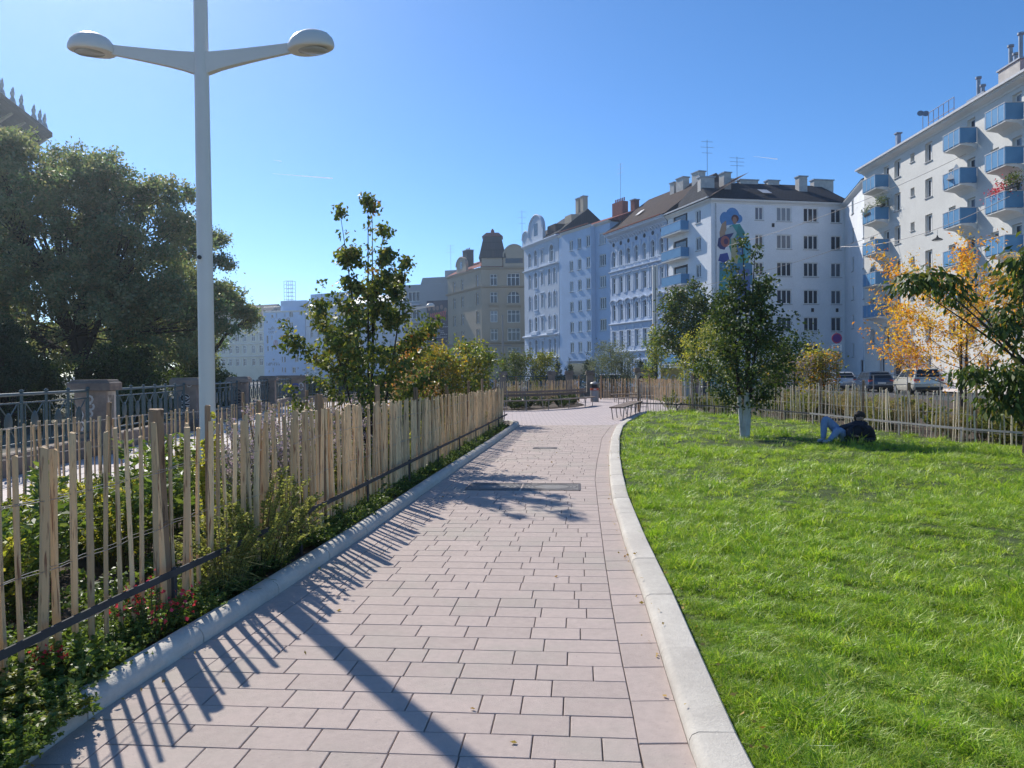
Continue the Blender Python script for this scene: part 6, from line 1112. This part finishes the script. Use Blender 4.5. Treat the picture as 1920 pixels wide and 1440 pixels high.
round_gable(F, xb + .2, 4.0, 20.65, 4.0, 'w_tan', hole=0); F.build('attic_window', MB().box(xb - 1.4, xb + 1.8, -.13, -.101, 21.3, 22.2), M['glass_dark']); gable_roof(F, 20.7, 3.4, 12, 'tile_red', .1); antenna(F, 7.6, 5, 23, 9, 12)
F = Fac(rt, (-12.7, 152), (-5.4, 138)); wl = []
for z in zt[:4]: wl += [(F.fx(px), z, 1.1, 2.1, '2t', 'frame', 'trim_tan') for px in (854, 869)] + [(F.fx(897), z, 1.0, 2.2, '2t', 'frame', 'trim_tan')]
facade(F, 20.6, wl, 'w_tan', .25, 8, sides=False)
for z in (20.2, 16.85, 6.7): cornice(F, z, [(.03, 0), (.4, .2), (.5, .35), (.05, .42)], 'trim_tan')
round_gable(F, F.fx(868), 4.5, 20.65, 3.0, 'w_tan', hole=.5); F.build('roof', MB().add([(0, -.3, 20.7), (F.L, -.3, 20.7), (F.L, 5, 23.5), (0, 5, 23.5)], [(0, 1, 2, 3)]), M['tile_red']); chimney(F, 3.5, 3, 21, 25.6, 2.2, 1.4, 'slate', 3)
F.build('bay', MB().lathe([(.9, 14), (1.25, 14.4), (1.25, 20.2), (1.0, 20.6), (.3, 21.4)], 10, F.fx(869), -.1), M['w_tan']) if False else None

# --- grey building with poster
rt = empty('poster_building', (-22, 156, 0)); tag(rt, 'grey building with a tall dark poster on its wall', 'building'); F = Fac(rt, (-22, 156), (-12.5, 153)); X = F.fx
facade(F, 19.6, [(X(778), z, 2.6, 2.0, '3', 'sill', '') for z in (17.2, 13.6, 10, 6.4)], 'w_grey', .2, 12); F.build('parapet', MB().add([(X(791), -.05, 19.6), (F.L, -.05, 19.6), (F.L, -.05, 20.9), (X(795), -.05, 20.9), (X(791), 3, 19.6), (F.L, 3, 19.6), (F.L, 3, 20.9), (X(795), 3, 20.9)], [(0, 1, 2, 3), (3, 2, 6, 7), (0, 3, 7, 4), (1, 5, 6, 2)]), M['w_grey']); F.build('roof_block', MB().box(X(826), F.L + 1, 3, 7, 19.7, 22.6), M['w_grey']); antenna(F, X(834), 4, 22.5, 5.5, 20)
z0, z1, x0, x1 = 1.6 + (698 - 647) * 154 / 1420, 1.6 + (698 - 563.5) * 154 / 1420, X(802), X(842); po = F.build('poster', MB().box(x0, x1, -.09, -.062, z0, z1), pmat('poster_ground', (.022, .03, .06, 1), (.03, .035, .07, 1), .4, .6)); pz = lambda v_: z1 - (z1 - z0) * v_; pw = x1 - x0
def pput(name, mb, mat): return obj(name, mb.mesh(name, mat), po)
for k, (u, v_) in enumerate([(.12, .17), (.35, .17), (.51, .17), (.70, .15), (.88, .22)]):
    b = MB(); c = [(x0 + pw * u + .34 * math.cos(a), -.094, pz(v_) + .5 * math.sin(a)) for a in np.linspace(0, 2 * math.pi, 13)[:-1]]; b.add(c, [tuple(range(12))]); pput('printed_head', b, flat((.3, .2, .16))); b = MB(); b.add([(x0 + pw * u - .5, -.093, pz(v_) - 1.3), (x0 + pw * u + .5, -.093, pz(v_) - 1.3), (x0 + pw * u + .35, -.093, pz(v_) - .45), (x0 + pw * u - .35, -.093, pz(v_) - .45)], [(0, 1, 2, 3)]); pput('printed_figure', b, flat((.06, .05, .07)))
g = random.Random(5); b = MB()
for row, (va, vb, n) in enumerate(((.29, .37, 8), (.37, .44, 8))):
    for k in range(n): xx = x0 + pw * (.18 + .72 * k / n) ; w_ = pw * .07; za, zb = pz(vb) + k * .06, pz(va) + k * .06; b.ribbon([(xx, za), (xx, zb), (xx + w_, zb if g.random() < .5 else (za + zb) / 2), (xx + w_, za)], .07, -.095)
pput('printed_title', b, flat((.6, .07, .08))); b = MB()
for v_, w_ in ((.49, .4), (.53, .62), (.60, .9), (.66, .2), (.69, .58), (.73, .6), (.765, .85), (.80, .3), (.83, .85), (.945, .4)):
    xx = x0 + pw * (.5 - w_ / 2)
    while xx < x0 + pw * (.5 + w_ / 2): d_ = g.uniform(.12, .4); b.quad((xx, -.094, pz(v_)), (xx + d_, -.094, pz(v_)), (xx + d_, -.094, pz(v_) + .13), (xx, -.094, pz(v_) + .13)); xx += d_ + .1
pput('printed_lines', b, flat((.5, .5, .52)))
for z in (15.4, 11.8): F.build('awning', MB().box(0, X(793), -1.0, 0, z, z + .2), M['w_far_white'])

# --- far row across the river
rt = empty('far_ornate_house', (-55.6, 205, 0)); tag(rt, 'distant pale house with arched top windows behind the young tree', 'building'); F = Fac(rt, (-55.6, 205), (-24, 188)); wl = []
for i in range(14):
    x = 2.1 + i * 2.4
    if x < F.L - 1: wl += [(x, 16.0, 1.05, 2.1, '2t', 'arch frame', 'trim_orn'), (x, 12.4, 1.05, 2.2, '2t', 'frame flat', 'trim_orn'), (x, 8.7, 1.05, 2.1, '2t', 'frame flat', 'trim_orn'), (x, 4.9, 1.05, 2.1, '2t', 'frame', 'trim_orn')]
facade(F, 19.4, wl, 'w_far_white', .25, 12); cornice(F, 19.0, [(.05, 0), (.6, .4), (.7, .6), (.05, .7)], 'trim_orn'); cornice(F, 14.3, [(.03, 0), (.3, .15), (.03, .3)], 'trim_orn', 'string_course'); cornice(F, 6.8, [(.03, 0), (.3, .15), (.03, .3)], 'trim_orn', 'string_course'); gable_roof(F, 19.6, 2.5, 12, 'zinc', .5); F.build('roof_block', MB().box(0, 12, 2, 8, 20.6, 23.2), M['w_far_blue'])
rt = empty('far_blue_house', (-67.8, 207.5, 0)); tag(rt, 'distant light blue house with scattered windows and roof frame', 'building'); F = Fac(rt, (-67.8, 207.5), (-55.8, 205.1)); wl = []
for cx, cy, cw, ch in [(705, 380, 45, 65), (615, 500, 45, 65), (705, 500, 45, 65), (457, 640, 22, 85), (503, 620, 15, 45), (597, 615, 20, 50), (637, 612, 12, 30), (677, 625, 20, 80), (460, 735, 22, 55), (505, 735, 14, 45), (600, 735, 25, 50), (672, 745, 22, 85), (718, 745, 25, 85), (765, 720, 14, 22), (608, 850, 14, 60), (634, 850, 20, 60), (757, 848, 42, 62), (700, 840, 14, 25), (608, 955, 14, 50), (637, 960, 20, 55), (728, 962, 40, 60), (770, 942, 14, 25), (828, 962, 34, 26), (512, 955, 14, 45), (470, 972, 12, 28), (795, 365, 12, 50), (823, 365, 11, 42), (555, 390, 12, 50), (640, 390, 11, 32), (750, 615, 40, 45), (516, 850, 28, 22), (510, 400, 30, 36), (455, 458, 20, 28), (543, 450, 18, 24)]:
    px = 420 + cx / 5.54; py = 520 + cy / 5.54; wl.append((F.fx(px), 1.6 + (701 - py) * 206.5 / 1420, cw / 5.54 * 206.5 / 1420, ch / 5.54 * 206.5 / 1420, '2' if cw > 30 else '1', 'sill', ''))
facade(F, 18.7, wl, 'w_far_blue', .25, 12); cornice(F, 18.4, [(.02, 0), (.25, .2), (.3, .4), (.02, .45)], 'trim_white'); F.build('roof_block', MB().box(4.6, F.L, 1, 9, 18.72, 21.6), M['w_far_blue']); b = MB()
for k in range(14): b.tube([(k * .36, .3, 18.8), (k * .36, .3, 20.0)], .03, 3)
b.tube([(0, .3, 20.0), (4.7, .3, 20.0)], .04, 3); F.build('roof_railing', b, M['gutter']); b = MB(); xa, xb = F.fx(528.5), F.fx(545)
for xx in (xa, (xa + xb) / 2, xb):
    for y in (2, 3.5): b.tube([(xx, y, 21.5), (xx, y, 27.2)], .07, 4)
for k in range(6):
    z = 22 + k * 1.03; b.tube([(xa, 2, z), (xb, 2, z)], .06, 4).tube([(xa, 3.5, z), (xb, 3.5, z)], .05, 4)
F.build('scaffold_frame', b, M['zinc']); sx = lambda c: F.fx(420 + c / 5.54); sz = lambda c: 1.6 + (701 - 520 - c / 5.54) * 206.5 / 1420
strokes(F, sx(468), sz(545), 1.9, .7, 6, 'paint_dark', seed=1); strokes(F, sx(470), sz(580), 1.7, .7, 5, 'paint_dark', seed=2); strokes(F, sx(445), sz(912), 4.0, .85, 13, 'paint_dark', seed=3); strokes(F, sx(497), sz(522), .8, .5, 2, 'paint_dark', seed=4)
b = MB(); c = [(sx(545) + .72 * math.cos(a), -.012, sz(685) + 1.05 * math.sin(a)) for a in np.linspace(0, 2 * math.pi, 17)[:-1]]; b.add(c, [tuple(range(16))]); F.build('emblem', b, flat((.42, .2, .26))); b = MB(); b.ribbon([(sx(545) - .35, sz(670)), (sx(545), sz(700)), (sx(545) + .35, sz(670))], .1, -.016); b.ribbon(arc(sx(545), sz(685), .5, .8, 0, 360, 15), .07, -.016); F.build('emblem_mark', b, flat((.5, .5, .6)))
b = MB(); [b.ribbon(arc(sx(c1), sz(c2), .4, .5, 0, 360, 12), .12, -.012) for c1, c2 in ((587, 447), (676, 440))]; F.build('wall_mark', b, flat((.2, .22, .34)))
rt = empty('far_cream_house', (-98, 236, 0)); tag(rt, 'distant cream house with stucco bands right of the chestnut', 'building'); F = Fac(rt, (-98, 236), (-73.6, 226)); wl = []
for px in (446, 459.7, 476, 490.4, 433, 420, 408): wl += [(F.fx(px), 1.6 + (702 - y) * 228 / 1420, 1.3, h_, '2t', s, 'trim_white') for y, h_, s in ((611, 2.0, 'frame flat'), (633, 2.2, 'frame flat'), (655, 2.3, 'arch frame'), (679, 2.1, 'frame'))]
facade(F, 18.4, wl, 'w_cream', .25, 12); gable_roof(F, 18.8, 4.2, 12, 'tile_brown', .5)
for z in (18.2, 13.9, 10.6, 6.8): cornice(F, z, [(.05, 0), (.4, .25), (.45, .45), (.05, .5)], 'trim_white', 'cornice' if z > 18 else 'string_course')
# --- stone building with finials at the far left
rt = empty('statue_building', (-36, 38, 0)); tag(rt, 'tall stone building with statues on its eaves above the chestnut', 'building'); F = Fac(rt, (-38.9, 40), (-45.0, 71)); wl = [(2 + k * 3.2, z, 1.3, 2.4, '2t', 'frame flat', 'trim_tan') for k in range(9) for z in (21.0, 17, 13)]
facade(F, 23.2, wl, 'w_left', .3, 14); F.build('eaves', MB().extr([(0, 23.2), (-1.9, 24.3), (-1.9, 24.7), (-1.2, 25.1), (6, 27.5), (6, 23.2)][::-1], -1, F.L + .8), M['slate']); cornice(F, 22.6, [(.05, 0), (.3, .3), (.4, .5), (.05, .55)], 'trim_tan')
for k in range(14): xx = 1 + k * 2.4; F.build('bracket', MB().extr([(0, 22.9), (-.6, 23.3), (-1.5, 24.0), (-1.5, 24.2), (0, 23.5)][::-1], xx - .15, xx + .15), M['trim_tan'])
for k, px in enumerate((3, 19, 40, 57, 81, 93, 102)):
    b = MB().lathe([(.34, 0), (.26, .45), (.2, .6)], 8).lathe([(.12, .6), (.17, .8), (.22, 1.05), (.2, 1.2), (.08, 1.3)], 8).lathe([(.1, 1.3), (.12, 1.42), (.06, 1.56)], 8).tube([(.18, 0, 1.15), (.32, 0, 1.35), (.3, 0, 1.62), (.12, 0, 1.75)], .05, 5).tube([(-.1, 0, .9), (-.5, 0, .75)], .035, 4)
    F.build('statue', b, M['zinc'], True, x=F.fx(px - 38), y=-1.35, z=24.95).scale = (.85, .85, .85)

# ------------------------------------------------------------------ thin autumn haze
hz = bpy.data.materials.new('haze'); hz.use_nodes = True; t = hz.node_tree; t.nodes.clear(); ho = t.nodes.new('ShaderNodeOutputMaterial'); pv = t.nodes.new('ShaderNodeVolumePrincipled')
pv.inputs['Color'].default_value = (.74, .87, 1, 1); pv.inputs['Density'].default_value = .0008; pv.inputs['Anisotropy'].default_value = .8; t.links.new(pv.outputs[0], ho.inputs['Volume'])
o = MB().box(-160, 90, -25, 290, -1.3, 34).build('haze', hz); tag(o, kind='stuff'); o.display_type = 'WIRE'
